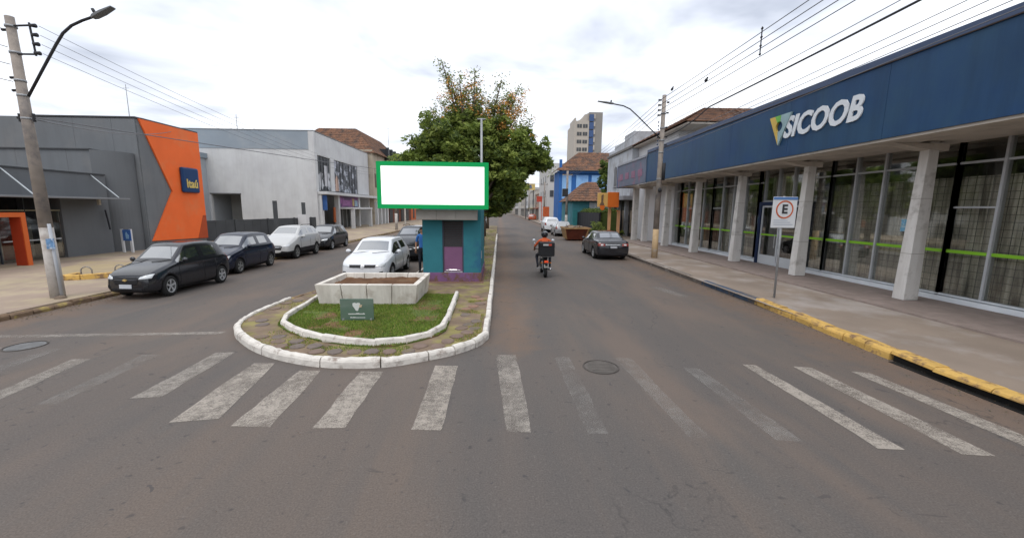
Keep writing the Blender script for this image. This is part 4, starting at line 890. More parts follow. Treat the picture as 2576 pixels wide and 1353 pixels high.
b = B(); slope(b, [(8.4, 59.3, 8.3), (18.5, 59.3, 8.3), (18.5, 63.5, 11.4), (12.4, 63.5, 11.4)], 34, 12); slope(b, [(8.4, 66.2, 8.3), (8.4, 59.3, 8.3), (12.4, 63.5, 11.4), (12.4, 63.6, 11.4)], 20, 12); tag(b.obj('roof_tiles', tile_mat, bh), kind='stuff')
B().box(8.6, 17.1, 59.5, 60, 7.95, 8.22).obj('eave_board', mat('eave_blue', (.02, .07, .19), .8), bh)
B().box(16.0, 16.15, 59.5, 59.6, 4, 7.9).obj('downpipe', white_paint, bh)
th_ = thing('teal_house', 'small teal house with brown tile roof before the blue house', 'house', (0, 0, 0))
B().box(8.6, 14, 47, 55, .14, 3.75).obj('wall', mat('teal_wall', (.06, .21, .24), .8, .1, 1, col2=(.10, .23, .30), c2s=.8), th_)
b = B(); slope(b, [(8.2, 46.4, 3.6), (12.4, 46.4, 3.6), (12.0, 50, 6.0), (10.9, 50, 6.0)], 16, 8); slope(b, [(8.2, 55, 3.6), (8.2, 46.4, 3.6), (10.9, 50, 6.0), (10.9, 53, 6.0)], 20, 8); tag(b.obj('roof_tiles', tile_mat, th_), kind='stuff')
B().box(10.6, 11.9, 46.93, 46.997, 2.6, 3.5).obj('window', mat('window_pale', (.38, .40, .42), .5), th_); B().box(11.2, 11.3, 46.9, 46.928, 2.6, 3.5).obj('frame', white_paint, th_)
B().box(8.7, 9.2, 46.9, 46.997, .14, 2.6).obj('door', mat('door_teal', (.03, .16, .17), .7), th_)
wt = thing('white_tall_block', 'tall plain off white block left of the blue house', 'building', (0, 0, 0))
B().box(9.1, 22, 76, 92, .14, 11.2).obj('wall', mat('off_white_wall', (.50, .49, .47), .85, .05, .4, col2=(.45, .44, .41), c2s=.5), wt)
for z in (5.0, 7.8):
    for x in (9.9, 12.2): B().box(x - .35, x + .35, 75.93, 75.998, z, z + 1.2).obj('window', twm, wt)
    for y in (79, 83, 87): B().box(9.04, 9.098, y, y + 1.1, z, z + 1.3).obj('window', twm, wt)
def shop(x0, y0, y1, z1, c, lab, name='far_shop', front=None, side=1, sign=None):
    t = thing(name, lab, 'building', (0, 0, 0), 'shops along the far street')
    xa, xb = (x0, x0 + 12) if side > 0 else (x0 - 12, x0)
    B().box(xa, xb, y0, y1, .14, z1).obj('wall', mat('far_wall_%02d' % int(y0), c, .85, .1, .5), t)
    B().box(xa - .15, xb + .15, y0 - .1, y1 + .1, z1, z1 + .25).obj('cornice', mat('far_cornice_%02d' % int(y0), tuple(v * .75 for v in c), .85), t)
    fx = x0 - .05 * side
    n = max(2, int((y1 - y0) / 4))
    for k in range(n):
        yy = y0 + (y1 - y0) * (k + .5) / n
        B().box(min(fx, x0), max(fx, x0), yy - 1.2, yy + 1.2, .2, 2.6).obj('shop_window', mat('far_dark', (.06, .06, .06), .4, .3), t)
        if z1 > 5: B().box(min(fx, x0), max(fx, x0), yy - .6, yy + .6, 4.0, 5.3).obj('window', twm, t)
    B().box(min(x0, x0 - .8 * side), max(x0, x0 - .8 * side), y0 + .3, y1 - .3, 2.8, 3.0).obj('awning', mat('far_awning_%02d' % int(y0), sign or (.3, .3, .3), .8), t)
    for k in range(2): B().box(xa + 1 + k * 3, xa + 2.2 + k * 3, y0 - .04, y0 - .002, z1 - 2.2, z1 - 1.0).obj('window', twm, t)
shop(9.6, 93, 106, 6.2, (.36, .26, .20), 'peach coloured two storey shop beyond the tall white block', sign=(.3, .1, .07))
shop(9.4, 106.5, 122, 7.6, (.46, .44, .40), 'cream two storey shop behind the yellow sign on two posts', sign=(.4, .35, .15))
shop(9.2, 123, 142, 9.0, (.50, .50, .50), 'white three storey building further along the right kerb')
shop(9.0, 143, 165, 6.5, (.42, .38, .33), 'beige low shop near the far right end of the street')
shop(8.0, 168, 200, 8.0, (.48, .47, .45), 'pale building closing the right side of the street end')
shop(-18.3, 113, 135, 6.8, (.40, .38, .35), 'grey cream two storey building on the left beyond the orange facade', side=-1)
shop(-18.3, 136, 170, 7.8, (.45, .43, .40), 'pale two storey building at the far left of the street', side=-1)
o = B().box(-3, 16, 205, 215, 0, 4.6).obj('end_wall', mat('end_wall', (.36, .33, .30), .9, .3, .3)); tag(o, 'low tan building closing the street at its far end', 'building')
# yellow sign on two dark posts
ys_ = thing('yellow_sign', 'yellow sign with a blue emblem high on two dark posts far down the street', 'sign', (6.9, 104, .14))
for x in (0, 1.9): B().box(x - .12, x + .12, -.1, .1, 0, 8.6).obj('post', mat('post_far', (.09, .09, .09), .7), ys_)
B().box(-.4, 2.3, -.25, -.101, 7.4, 9.0).obj('panel', mat('panel_yellow', (.55, .42, .16), .6, .15, 2), ys_); B().prism([(.6, 7.7), (1.5, 7.8), (1.3, 8.7), (.7, 8.5)], 'xz', -.3, -.252).obj('emblem', mat('emblem_blue', (.08, .12, .25), .6), ys_)
for i, (x, y, z, c) in enumerate(((8.0, 80, 4.1, (.5, .08, .05)), (8.2, 70, 2.6, (.55, .12, .04)))):
    o = B().box(-.55, .55, -.08, .08, 0, (1.1, 1.7)[i]).box(.4, .5, -.04, .04, (-z + .1), 0).obj('red_sign', mat('red_sign_%s' % 'ab'[i], c, .6, .2, 3), None, loc=(x, y, z - (0, 1.2)[i]))
    tag(o, ('round cornered red shop sign high over the far right pavement', 'upright orange red banner sign over the far right pavement')[i], 'sign')
# ------------------------------------------------------------------ vehicles
def paint(name, c, metal=0.0, rough=.3): return mat(name, c, .14, .03, 1, metal=metal, coat=0, spec=.75)
def eval_mesh(o):
    bpy.context.view_layer.update(); dg = bpy.context.evaluated_depsgraph_get(); return bpy.data.meshes.new_from_object(o.evaluated_get(dg))
def split_loose(bm, faces):
    faces = set(faces); out_ = []
    while faces:
        f = faces.pop(); grp = [f]; st = [f]
        while st:
            g_ = st.pop()
            for e_ in g_.edges:
                for h in e_.link_faces:
                    if h in faces: faces.remove(h); grp.append(h); st.append(h)
        out_.append(grp)
    return out_
def faces_mesh(grp, name, m, off=0.0, smooth=True):
    vs = {}; v = []; f = []
    for g_ in grp:
        idx = []
        for x in g_.verts:
            if x.index not in vs: vs[x.index] = len(v); v.append(x.co + x.normal * off)
            idx.append(vs[x.index])
        f.append(idx)
    me = bpy.data.meshes.new(name); me.from_pydata(v, [], f); me.materials.append(m)
    for p in me.polygons: p.use_smooth = smooth
    return me
def wheel_meshes(r, wd, rimc, spokes=5):
    ty = B(); prof = [(r * .66, -.5), (r * .9, -.5), (r * .985, -.36), (r, -.1), (r, .1), (r * .985, .36), (r * .9, .5), (r * .66, .5)]; n = 28; k = len(prof)
    vs = [(w_ * wd, p * math.cos(2 * math.pi * i / n), p * math.sin(2 * math.pi * i / n)) for i in range(n) for p, w_ in prof]
    ty.add(vs, [(i * k + j, ((i + 1) % n) * k + j, ((i + 1) % n) * k + j + 1, i * k + j + 1) for i in range(n) for j in range(k - 1)])
    rm = B(); ro, ri = r * .66, r * .58
    vs = []
    for i in range(n):
        c, s_ = math.cos(2 * math.pi * i / n), math.sin(2 * math.pi * i / n)
        vs += [(.5 * wd, ro * c, ro * s_), (.47 * wd, ri * c, ri * s_), (0, ri * c, ri * s_), (-.5 * wd, ro * c, ro * s_)]
    rm.add(vs, [(i * 4 + j, ((i + 1) % n) * 4 + j, ((i + 1) % n) * 4 + j + 1, i * 4 + j + 1) for i in range(n) for j in range(3)])
    rm.tube((.30 * wd, 0, 0), (.46 * wd, 0, 0), r * .14, None, 12)
    for q in range(spokes):
        a = 2 * math.pi * q / spokes; c, s_ = math.cos(a), math.sin(a); h = r * .075
        P = lambda u, v_, x: (x, u * c - v_ * s_, u * s_ + v_ * c)
        v_ = [P(r * .1, -h, .42 * wd), P(r * .1, h, .42 * wd), P(ri, h * 1.5, .45 * wd), P(ri, -h * 1.5, .45 * wd)]; v2 = [(x - .12 * wd, y, z) for x, y, z in v_]
        rm.add(v_ + v2, [(0, 1, 2, 3), (7, 6, 5, 4), (0, 3, 7, 4), (1, 5, 6, 2), (0, 4, 5, 1), (3, 2, 6, 7)])
    hub = B(); hub.tube((-.2 * wd, 0, 0), (-.05 * wd, 0, 0), ri, None, 20)
    return ty.mesh('tyre', rubber, True), rm.mesh('rim', rimc), hub.mesh('brake_disc', black_pl)
def make_car(name, label, P_, kind='hatch', Wd=1.7, Ln=3.93, Ht=1.48, fx=.80, wb=2.53, r=.30, rimc=None, trim=False, group=None, loc=(0, 0, 0), rz=0, scale=(1, 1, 1), sub=2, roofrack=False, plate=True, grille='bar', detail=True, cut=True):
    root = thing(name, label, 'car', loc, group, rz); root.scale = scale
    w_ = Wd / 2; k = Ht / 1.48; l_ = Ln / 3.93
    if kind in ('hatch', 'suv'):
        hz = .90 * k if kind == 'hatch' else 1.0 * k; sh_ = .90 * k if kind == 'hatch' else 1.0 * k
        lo = .17 if kind == 'hatch' else .24
        st = [(0, .62, lo + .14, .52 * k, .52, .55 * k, .01), (.05, .80, lo + .03, .60 * k, .70, .66 * k, .015), (.28, .95, lo, .72 * k, .80, .77 * k, .03), (.75, 1, lo, .84 * k, .82, hz - .02, .03), (1.02, 1, lo, sh_ * .985, .82, hz + .03, .03),
              (1.12, 1, lo, sh_, .82, hz + .07, .025), (1.74, 1, lo, sh_ + .015, .685, Ht - .065, .04), (1.86, 1, lo, sh_ + .015, .675, Ht - .045, .045), (2.34, 1, lo, sh_ + .02, .67, Ht - .025, .045), (2.42, 1, lo, sh_ + .02, .67, Ht - .025, .045),
              (3.05, 1, lo, sh_ + .03, .66, Ht - .04, .04), (3.18, 1, lo, sh_ + .035, .655, Ht - .05, .04), (3.48, .985, lo, sh_ + .05, .65, Ht - .09, .03), (3.60, .98, lo, sh_ + .04, .66, Ht - .15, .02), (3.80, .95, lo + .03, sh_ + .01, .74, sh_ + .06, .01), (3.88, .90, lo + .05, .80 * k, .72, .86 * k, .01), (3.93, .74, lo + .12, .62 * k, .60, .64 * k, .005)]
        ws_, rs_ = (5,), (13,); side = (5, 6, 7, 9, 10) if kind == 'hatch' else (5, 6, 7, 9, 11); pill = 8
    else:   # sedan
        lo = .17; hz = .92; sh_ = .93
        st = [(0, .62, .32, .52, .52, .55, .01), (.05, .80, .2, .60, .70, .66, .015), (.3, .95, lo, .72, .80, .78, .03), (.8, 1, lo, .85, .82, .90, .03), (1.0, 1, lo, .92, .82, .95, .03), (1.12, 1, lo, .93, .82, .99, .02), (1.72, 1, lo, .94, .68, Ht - .06, .04), (1.84, 1, lo, .94, .67, Ht - .03, .04),
              (2.2, 1, lo, .95, .66, Ht - .02, .04), (2.28, 1, lo, .95, .66, Ht - .02, .04), (2.75, 1, lo, .96, .65, Ht - .05, .04), (2.86, 1, lo, .96, .645, Ht - .06, .04), (3.28, .99, lo, .98, .74, 1.08, .02), (3.36, .98, lo, .98, .78, 1.03, .015), (3.75, .96, lo, .98, .80, 1.03, .01), (3.85, .93, lo + .04, .86, .76, .90, .01), (3.93, .78, lo + .12, .62, .62, .64, .005)]
        ws_, rs_ = (5,), (11,); side = (5, 6, 7, 9, 10); pill = 8
    rings = []
    for (y, wm_, zb, zs, wt_, zt, cr_) in st:
        W_ = w_ * wm_; T = w_ * wt_; a = (W_ * .95, zs); e_ = (T, zt); L_ = lambda t: (a[0] + (e_[0] - a[0]) * t, a[1] + (e_[1] - a[1]) * t)
        h = [(0, zb), (W_ * .7, zb), (W_ * .95, zb + .05), (W_, zb + .33 * (zs - zb)), (W_ * .995, zb + .74 * (zs - zb)), a, L_(.1), L_(.86), e_, (T - .07, zt + .35 * cr_), (T * .5, zt + .85 * cr_), (0, zt + cr_)]
        rings.append([(x, y * l_, z) for x, z in h] + [(-x, y * l_, z) for x, z in reversed(h[1:-1])])
    n = 22; vs = [p for rg in rings for p in rg]; fs = []; mi = []
    for i in range(len(rings) - 1):
        for j in range(n):
            q = (j + 1) % n; fs.append((i * n + j, i * n + q, (i + 1) * n + q, (i + 1) * n + j)); m_ = 0
            jj = j if j < 11 else 21 - j
            if jj == 6 and i in side and i != pill: m_ = 1
            if jj >= 9 and (i in ws_ or i in rs_): m_ = 1
            if jj in (0, 1) : m_ = 2
            if trim and jj == 2: m_ = 2
            mi.append(m_)
    for base, rev in ((0, False), ((len(rings) - 1) * n, True)):
        for j in range(0, 11):
            a_, b_, c_, d_ = base + j, base + j + 1, base + (n - j - 1) % n, base + (n - j) % n
            f = [a_, b_, c_, d_]; f = [x for q_, x in enumerate(f) if x not in f[:q_]]
            if len(f) < 3: continue
            fs.append(tuple(f)); mi.append(0)
    me = bpy.data.meshes.new('body'); me.from_pydata(vs, [], fs)
    for m_ in (P_, carglass, black_pl): me.materials.append(m_)
    for p, i in zip(me.polygons, mi): p.material_index = i; p.use_smooth = True
    bm = bmesh.new(); bm.from_mesh(me); bmesh.ops.recalc_face_normals(bm, faces=bm.faces); bm.to_mesh(me); bm.free()
    tmp = bpy.data.objects.new('tmp', me); COL.objects.link(tmp)
    sbm = tmp.modifiers.new('s', 'SUBSURF'); sbm.levels = sbm.render_levels = sub
    full = eval_mesh(tmp)
    bmf = bmesh.new(); bmf.from_mesh(full); bvh = BVHTree.FromBMesh(bmf)
    cutters = []
    if cut:
        for ya in (fx * l_, (fx + wb / l_) * l_ if False else fx * l_ + wb):
            for s_ in (-1, 1):
                cb_ = B(); cb_.tube((s_ * (w_ - .24), ya, r), (s_ * (w_ + .2), ya, r), r + .055, None, 24); cm = cb_.mesh('cut', [P_, carglass, black_pl])
                for p in cm.polygons: p.material_index = 2
                co = bpy.data.objects.new('cut', cm); COL.objects.link(co); cutters.append(co)
                bo = tmp.modifiers.new('b', 'BOOLEAN'); bo.object = co; bo.operation = 'DIFFERENCE'; bo.solver = 'EXACT'
    cutme = eval_mesh(tmp)
    bm = bmesh.new(); bm.from_mesh(cutme); bm.normal_update(); bm.verts.index_update()
    gl = [f for f in bm.faces if f.material_index == 1]; bd = [f for f in bm.faces if f.material_index != 1]
    bdm = faces_mesh(bd, 'body', P_); bdm.materials.append(carglass); bdm.materials.append(black_pl)
    for p, f in zip(bdm.polygons, bd): p.material_index = f.material_index
    ob('body', bdm, root)
    for grp in split_loose(bm, gl):
        c = sum((f.calc_center_median() for f in grp), Vector()) / len(grp)
        nm_ = 'side_window' if abs(c.x) > .3 else ('windshield' if c.y < Ln * .5 else 'rear_window')
        ob(nm_, faces_mesh(grp, nm_, carglass, -.004), root)
    bm.free(); bpy.data.objects.remove(tmp)
    for c in cutters: bpy.data.objects.remove(c)
    def patch(nm_, pts, d, m_, off=.006, parent=None, cuts=4):
        d = Vector(d).normalized(); b2 = bmesh.new(); b2.faces.new([b2.verts.new(Vector(p)) for p in pts]); bmesh.ops.triangulate(b2, faces=b2.faces[:])
        for _ in range(3): bmesh.ops.subdivide_edges(b2, edges=b2.edges[:], cuts=1, use_grid_fill=True)
        for v_ in b2.verts:
            hit = bvh.ray_cast(v_.co - d * 3, d)
            if hit[0] is not None: v_.co = hit[0] - d * off
        me_ = bpy.data.meshes.new(nm_); b2.normal_update(); b2.to_mesh(me_); b2.free(); me_.materials.append(m_)
        for p in me_.polygons: p.use_smooth = True
        o = ob(nm_, me_, parent or root); so = o.modifiers.new('s', 'SOLIDIFY'); so.thickness = .008; so.offset = 0; return o
    # front
    if detail or rz == 0:
        z0 = .60 * k
        for s_ in (-1, 1):
            patch('headlight', [(s_ * w_ * .50, 0, z0 - .01), (s_ * w_ * .93, 0, z0 + .01), (s_ * w_ * 1.0, 0, z0 + .13), (s_ * w_ * .86, 0, z0 + .12), (s_ * w_ * .56, 0, z0 + .055)], (-.35 * s_, 1, -.05), lampglass, .008)
            patch('fog_lamp', [(s_ * w_ * .66, 0, .33), (s_ * w_ * .82, 0, .34), (s_ * w_ * .82, 0, .43), (s_ * w_ * .68, 0, .42)], (-.2 * s_, 1, 0), black_pl, .007)
        if grille == 'twin':
            for s_ in (-1, 1): patch('grille', [(s_ * .06, 0, z0 - .045), (s_ * w_ * .52, 0, z0 - .04), (s_ * w_ * .54, 0, z0 + .055), (s_ * .07, 0, z0 + .055)], (0, 1, 0), black_pl, .008)
            b = B(); b.path([(.055 * math.cos(t * .5236), -.03, z0 + .01 + .055 * math.sin(t * .5236)) for t in range(13)], .006, 6); b.path([(-.035, -.032, z0 + .045), (-.012, -.032, z0 - .03), (0, -.032, z0 + .01), (.012, -.032, z0 - .03), (.035, -.032, z0 + .045)], .006, 5); b.obj('emblem', chrome, root)
            patch('lower_grille', [(-w_ * .5, 0, .24), (w_ * .5, 0, .24), (w_ * .5, 0, .30), (-w_ * .5, 0, .30)], (0, 1, 0), black_pl, .006)
        else:
            patch('grille', [(-w_ * .42, 0, z0 - .16), (w_ * .42, 0, z0 - .16), (w_ * .50, 0, z0 + .0), (w_ * .40, 0, z0 + .045), (-w_ * .40, 0, z0 + .045), (-w_ * .50, 0, z0)], (0, 1, 0), black_pl, .006)
            patch('grille_bar', [(-w_ * .45, 0, z0 - .045), (w_ * .45, 0, z0 - .045), (w_ * .45, 0, z0 - .02), (-w_ * .45, 0, z0 - .02)], (0, 1, 0), P_ if kind != 'suv' else chrome, .014)
            gold = mat('emblem_gold', (.65, .48, .20), .3, metal=.6) if grille == 'bar' else chrome
            b = B(); b.prism([(-.075, z0 - .045), (-.025, z0 - .045), (-.025, z0 - .06), (.04, z0 - .06), (.04, z0 - .04), (.075, z0 - .04), (.065, z0 - .015), (.03, z0 - .015), (.03, z0 - .0), (-.035, z0 - .0), (-.035, z0 - .02), (-.07, z0 - .02)], 'xz', -.035, -.01); b.obj('emblem', gold, root)
            patch('air_intake', [(-w_ * .6, 0, .25), (w_ * .6, 0, .25), (w_ * .55, 0, .34), (-w_ * .55, 0, .34)], (0, 1, 0), black_pl, .006)
        if plate: B().box(-.2, .2, -.035, -.01, .34, .45).obj('license_plate', mat('plate_white', (.50, .52, .55), .4, .05), root)
    zt_ = .78 * k
    for s_ in (-1, 1):   # rear lamps
        if kind == 'sedan': pts = [(s_ * w_ * .50, Ln, zt_ - .02), (s_ * w_ * .96, Ln, zt_ - .03), (s_ * w_ * 1.0, Ln, zt_ + .12), (s_ * w_ * .55, Ln, zt_ + .10)]
        else: pts = [(s_ * w_ * .72, Ln, zt_ - .05), (s_ * w_ * .98, Ln, zt_ - .05), (s_ * w_ * .98, Ln, zt_ + .22), (s_ * w_ * .80, Ln, zt_ + .2)]
        tl = patch('taillight', pts, (-.35 * s_, -1, 0), redlamp, .008)
        if kind == 'sedan': patch('reversing_lamp', [(s_ * w_ * .62, Ln, zt_ + .01), (s_ * w_ * .78, Ln, zt_), (s_ * w_ * .78, Ln, zt_ + .07), (s_ * w_ * .63, Ln, zt_ + .07)], (-.3 * s_, -1, 0), lampglass, .014)
    patch('plate_recess', [(-.24, Ln, .62 * k), (.24, Ln, .62 * k), (.24, Ln, .76 * k), (-.24, Ln, .76 * k)], (0, -1, 0), black_pl, .006)
    patch('rear_license_plate', [(-.18, Ln, .64 * k), (.18, Ln, .64 * k), (.18, Ln, .745 * k), (-.18, Ln, .745 * k)], (0, -1, 0), mat('plate_grey', (.33, .34, .36), .4, .05), .014)
    if kind == 'sedan': patch('trunk_chrome', [(-w_ * .5, Ln, .80), (w_ * .5, Ln, .80), (w_ * .5, Ln, .82), (-w_ * .5, Ln, .82)], (0, -1, 0), chrome, .012)
    # sides
    for s_ in (-1, 1):
        X_ = s_ * 2
        yb_ = 2.38 * l_ if kind != 'sedan' else 2.24 * l_
        if detail:
            for yy in (1.22 * l_, yb_, 3.02 * l_ if kind != 'sedan' else 2.9 * l_): patch('door_seam', [(X_, yy, .26), (X_, yy + .012, .26), (X_, yy + .012, .88 * k), (X_, yy, .88 * k)], (-s_, 0, 0), black_pl, .003)
            for yy in (yb_ - .22, yb_ + .55): patch('door_handle', [(X_, yy, .76 * k), (X_, yy + .15, .765 * k), (X_, yy + .15, .79 * k), (X_, yy, .785 * k)], (-s_, 0, 0), P_, .02)
        if trim: patch('side_cladding', [(X_, 1.15 * l_, .26), (X_, 2.95 * l_, .26), (X_, 2.95 * l_, .40), (X_, 1.15 * l_, .40)], (-s_, 0, 0), black_pl, .01)
        mr_ = B(); zz = .97 * k; mr_.ball((s_ * (w_ + .10), 1.36 * l_, zz + .04), (.10, .06, .07), 0, 10, 7); mr_.obj('mirror', P_, root, True)
        B().box(min(s_ * (w_ * .9), s_ * (w_ + .05)), max(s_ * (w_ * .9), s_ * (w_ + .05)), 1.33 * l_, 1.40 * l_, zz - .035, zz + .0).obj('mirror_arm', black_pl, root)
    if roofrack:
        for s_ in (-1, 1): B().path([(s_ * w_ * .66, 1.9 * l_, Ht - .0), (s_ * w_ * .66, 2.0 * l_, Ht + .05), (s_ * w_ * .65, 3.1 * l_, Ht + .04), (s_ * w_ * .65, 3.2 * l_, Ht - .02)], .018, 6).obj('roof_rail', black_pl, root)
    B().box(-w_ * .72, w_ * .72, .5, Ln - .5, .14, .3).obj('underbody', black_pl, root)
    for wi in (-.35, .35): B().path([(wi - .3, 1.0 * l_, .97 * k), (wi, 1.08 * l_, 1.0 * k), (wi + .28, 1.16 * l_, 1.02 * k)], .008, 5).obj('wiper', black_pl, root)
    ty, rm, hb = wheel_meshes(r, .19, rimc or mat('alloy', (.48, .49, .50), .35, .05, metal=.5))
    for ya in (fx * l_, fx * l_ + wb):
        for s_ in (-1, 1):
            t_o = ob('wheel', ty, root, loc=(s_ * (w_ - .115), ya, r)); t_o.rotation_euler = (random.uniform(0, 1.2), 0, 0 if s_ > 0 else math.pi)
            ob('rim', rm, t_o); ob('brake_disc', hb, t_o)
    return root
blackp = paint('car_black', (.012, .013, .017)); bluep = paint('car_dark_blue', (.007, .011, .026)); silverp = paint('car_silver_white', (.46, .46, .45), .0, .35)
whitep = paint('car_white', (.66, .67, .69)); blk2 = paint('car_black_grey', (.02, .021, .024)); silv2 = paint('car_silver', (.33, .335, .34), .3, .35)
steel = mat('steel_rim', (.26, .26, .25), .5, .1, metal=.4)
G1 = 'cars parked nose towards the camera along the left kerb'
make_car('parked_car', 'black hatchback with silver rims, nearest of the parked row on the left kerb', blackp, loc=(-10.22, 11.05, 0), scale=(.82, .82, 1.0), group=G1, rz=R(-1.5))
make_car('parked_car', 'dark blue hatchback with rounded headlights, second in the parked row on the left', bluep, Ht=1.56, rimc=steel, loc=(-10.85, 15.1, 0), scale=(.88, .84, .98), group=G1, grille='plain', plate=False)
make_car('parked_car', 'silver white crossover with dark bumpers and roof rails, third in the left row', silverp, kind='suv', Ht=1.66, Wd=1.8, Ln=4.3, fx=.8, wb=2.6, r=.34, rimc=steel, trim=True, roofrack=True, loc=(-11.05, 19.8, 0), scale=(.9, .83, .98), group=G1, grille='plain', plate=False)
make_car('parked_car', 'black hatchback farthest in the parked row on the left, before the white store', blk2, loc=(-11.1, 24.3, 0), Ht=1.5, scale=(.93, .9, 1), group=G1, detail=False)
make_car('parked_car', 'white hatchback with twin slot grille parked beside the kiosk', whitep, grille='twin', loc=(-4.72, 13.75, 0), plate=False, scale=(1, 1, .98))
make_car('parked_car', 'dark sports utility vehicle with pale reflecting windshield behind the white hatchback', blk2, kind='suv', Ht=1.68, Wd=1.8, Ln=4.4, wb=2.7, r=.35, roofrack=True, loc=(-4.5, 19.2, 0), grille='plain', scale=(.95, 1, 1))
make_car('parked_car', 'black sedan seen from behind, parked at the right kerb before the bank', blackp, kind='sedan', Wd=1.78, Ln=4.5, Ht=1.46, wb=2.65, loc=(6.0, 25.0, 0), rz=R(180), r=.32)
make_car('parked_car', 'silver hatchback seen from behind just past the rubble skip', silv2, loc=(6.35, 42.8, 0), rz=R(180), Wd=1.72, detail=False)
make_car('parked_car', 'white sports utility vehicle seen from behind, beyond the silver hatchback at the right kerb', whitep, kind='suv', Wd=1.85, Ln=4.3, Ht=1.75, wb=2.6, r=.34, loc=(6.05, 49.5, 0), rz=R(180), detail=False)
make_car('parked_car', 'orange red car parked far down the right kerb', paint('car_orange', (.42, .085, .03)), loc=(8.0, 99, 0), rz=R(180), Wd=1.9, Ht=1.5, detail=False, cut=False)
make_car('parked_car', 'silver grey car half hidden right of the kiosk on the far left lane', silv2, loc=(-4.0, 46, 0), detail=False, cut=False)
make_car('parked_car', 'pale car far beyond the kiosk under the trees', whitep, loc=(-2.9, 64, 0), detail=False, cut=False)

# rubble skip
sk = thing('skip', 'rust red metal skip heaped with pale rubble at the right kerb', 'skip', (6.55, 33.4, 0))
rst = mat('skip_rust', (.125, .032, .018), .8, .2, 2, col2=(.07, .025, .018), c2s=1.5); tan = mat('skip_tan', (.34, .21, .10), .8, .2, 2)
def frust(b, x0, x1, X0, X1, y0, y1, Y0_, Y1_, z0, z1): b.add([(x0, y0, z0), (x1, y0, z0), (x1, y1, z0), (x0, y1, z0), (X0, Y0_, z1), (X1, Y0_, z1), (X1, Y1_, z1), (X0, Y1_, z1)], [(3, 2, 1, 0), (0, 1, 5, 4), (1, 2, 6, 5), (2, 3, 7, 6), (3, 0, 4, 7), (4, 5, 6, 7)])
b = B(); frust(b, -.75, .9, -.95, 1.1, .3, 2.2, 0, 2.6, .12, 1.02); b.obj('tub', rst, sk)
b = B(); b.box(-1.0, 1.15, -.05, .03, 1.0, 1.12).box(-1.0, 1.15, 2.57, 2.65, 1.0, 1.12).box(-1.03, -.95, .03, 2.57, 1.0, 1.12).box(1.1, 1.18, .03, 2.57, 1.0, 1.12); b.obj('rim', tan, sk)
for x in (-1.0, 1.0): B().add([(x - .06, -.02, 1.0), (x + .06, -.02, 1.0), (x * .8 + .06, .27, .14), (x * .8 - .06, .27, .14), (x - .06, .06, 1.0), (x + .06, .06, 1.0), (x * .8 + .06, .33, .14), (x * .8 - .06, .33, .14)], [(0, 1, 2, 3), (7, 6, 5, 4), (0, 3, 7, 4), (1, 5, 6, 2)]).obj('rib', tan, sk)
B().add([(-.76, .3, .12), (-.76, 2.2, .12), (-.97, 2.6, 1.0), (-.97, 0, 1.0)], [(0, 1, 2, 3)]).obj('side_plate', tan, sk)
for x in (-.5, .6): B().box(x - .1, x + .1, .5, 2.1, 0, .12).obj('runner', rst, sk)
b = B()
for _ in range(170):
    x, y = random.uniform(-.85, 1.0), random.uniform(.1, 2.5); z = 1.0 + .22 * (1 - (x / 1.1) ** 2) * (1 - ((y - 1.3) / 1.4) ** 2) + random.uniform(-.06, .04); s_ = random.uniform(.05, .15)
    b.obox((x, y, z), (s_ * 1.5, s_, s_ * .7), random.uniform(0, 3), random.randrange(3))
tag(b.obj('rubble', [mat('rubble_pale', (.42, .36, .28), .9, .2, 5), mat('rubble_brown', (.17, .10, .07), .9, .3, 5), mat('rubble_tan', (.30, .21, .12), .9, .2, 5)], sk), kind='stuff')

# ------------------------------------------------------------------ people and motorcycle
def figure(name, J, E_, mats_, pick, parent, sub=2):
    """J: joint -> (pos, radius); E_: bones; one continuous skinned body, materials picked per face by the nearest bone"""
    ks = list(J); me = bpy.data.meshes.new(name); me.from_pydata([J[k_][0] for k_ in ks], [(ks.index(a), ks.index(b_)) for a, b_ in E_], [])
    o = bpy.data.objects.new('tmp', me); COL.objects.link(o)
    sk_ = o.modifiers.new('skin', 'SKIN'); sk_.use_smooth_shade = True
    for i, k_ in enumerate(ks):
        r_ = J[k_][1]; me.skin_vertices[0].data[i].radius = r_ if isinstance(r_, tuple) else (r_, r_)
        me.skin_vertices[0].data[i].use_root = (i == 0)
    s_ = o.modifiers.new('s', 'SUBSURF'); s_.levels = s_.render_levels = sub
    m2 = eval_mesh(o); bpy.data.objects.remove(o); m2.name = name; m2.materials.clear()
    for m_ in mats_: m2.materials.append(m_)
    segs = [(Vector(J[a][0]), Vector(J[b_][0]), (a, b_)) for a, b_ in E_]
    for p in m2.polygons:
        c = p.center; best = None
        for a, b_, key in segs:
            ab = b_ - a; t = max(0, min(1, (c - a).dot(ab) / max(1e-9, ab.length_squared))); d = (c - a - ab * t).length
            if best is None or d < best[0]: best = (d, key, t)
        p.material_index = pick(best[1], best[2], c); p.use_smooth = True
    return ob(name, m2, parent)
skin_m = mat('skin', (.30, .155, .095), .6, .08, 6); hair_m = mat('hair_dark', (.02, .014, .010), .8, .2, 20)
orange_shirt = mat('orange_shirt', (.52, .10, .035), .85, .15, 6); trousers = mat('dark_trousers', (.022, .024, .032), .85, .2, 6); blue_shirt = mat('blue_shirt', (.035, .13, .36), .85, .15, 5); shoe = mat('shoe_black', (.02, .02, .02), .7)
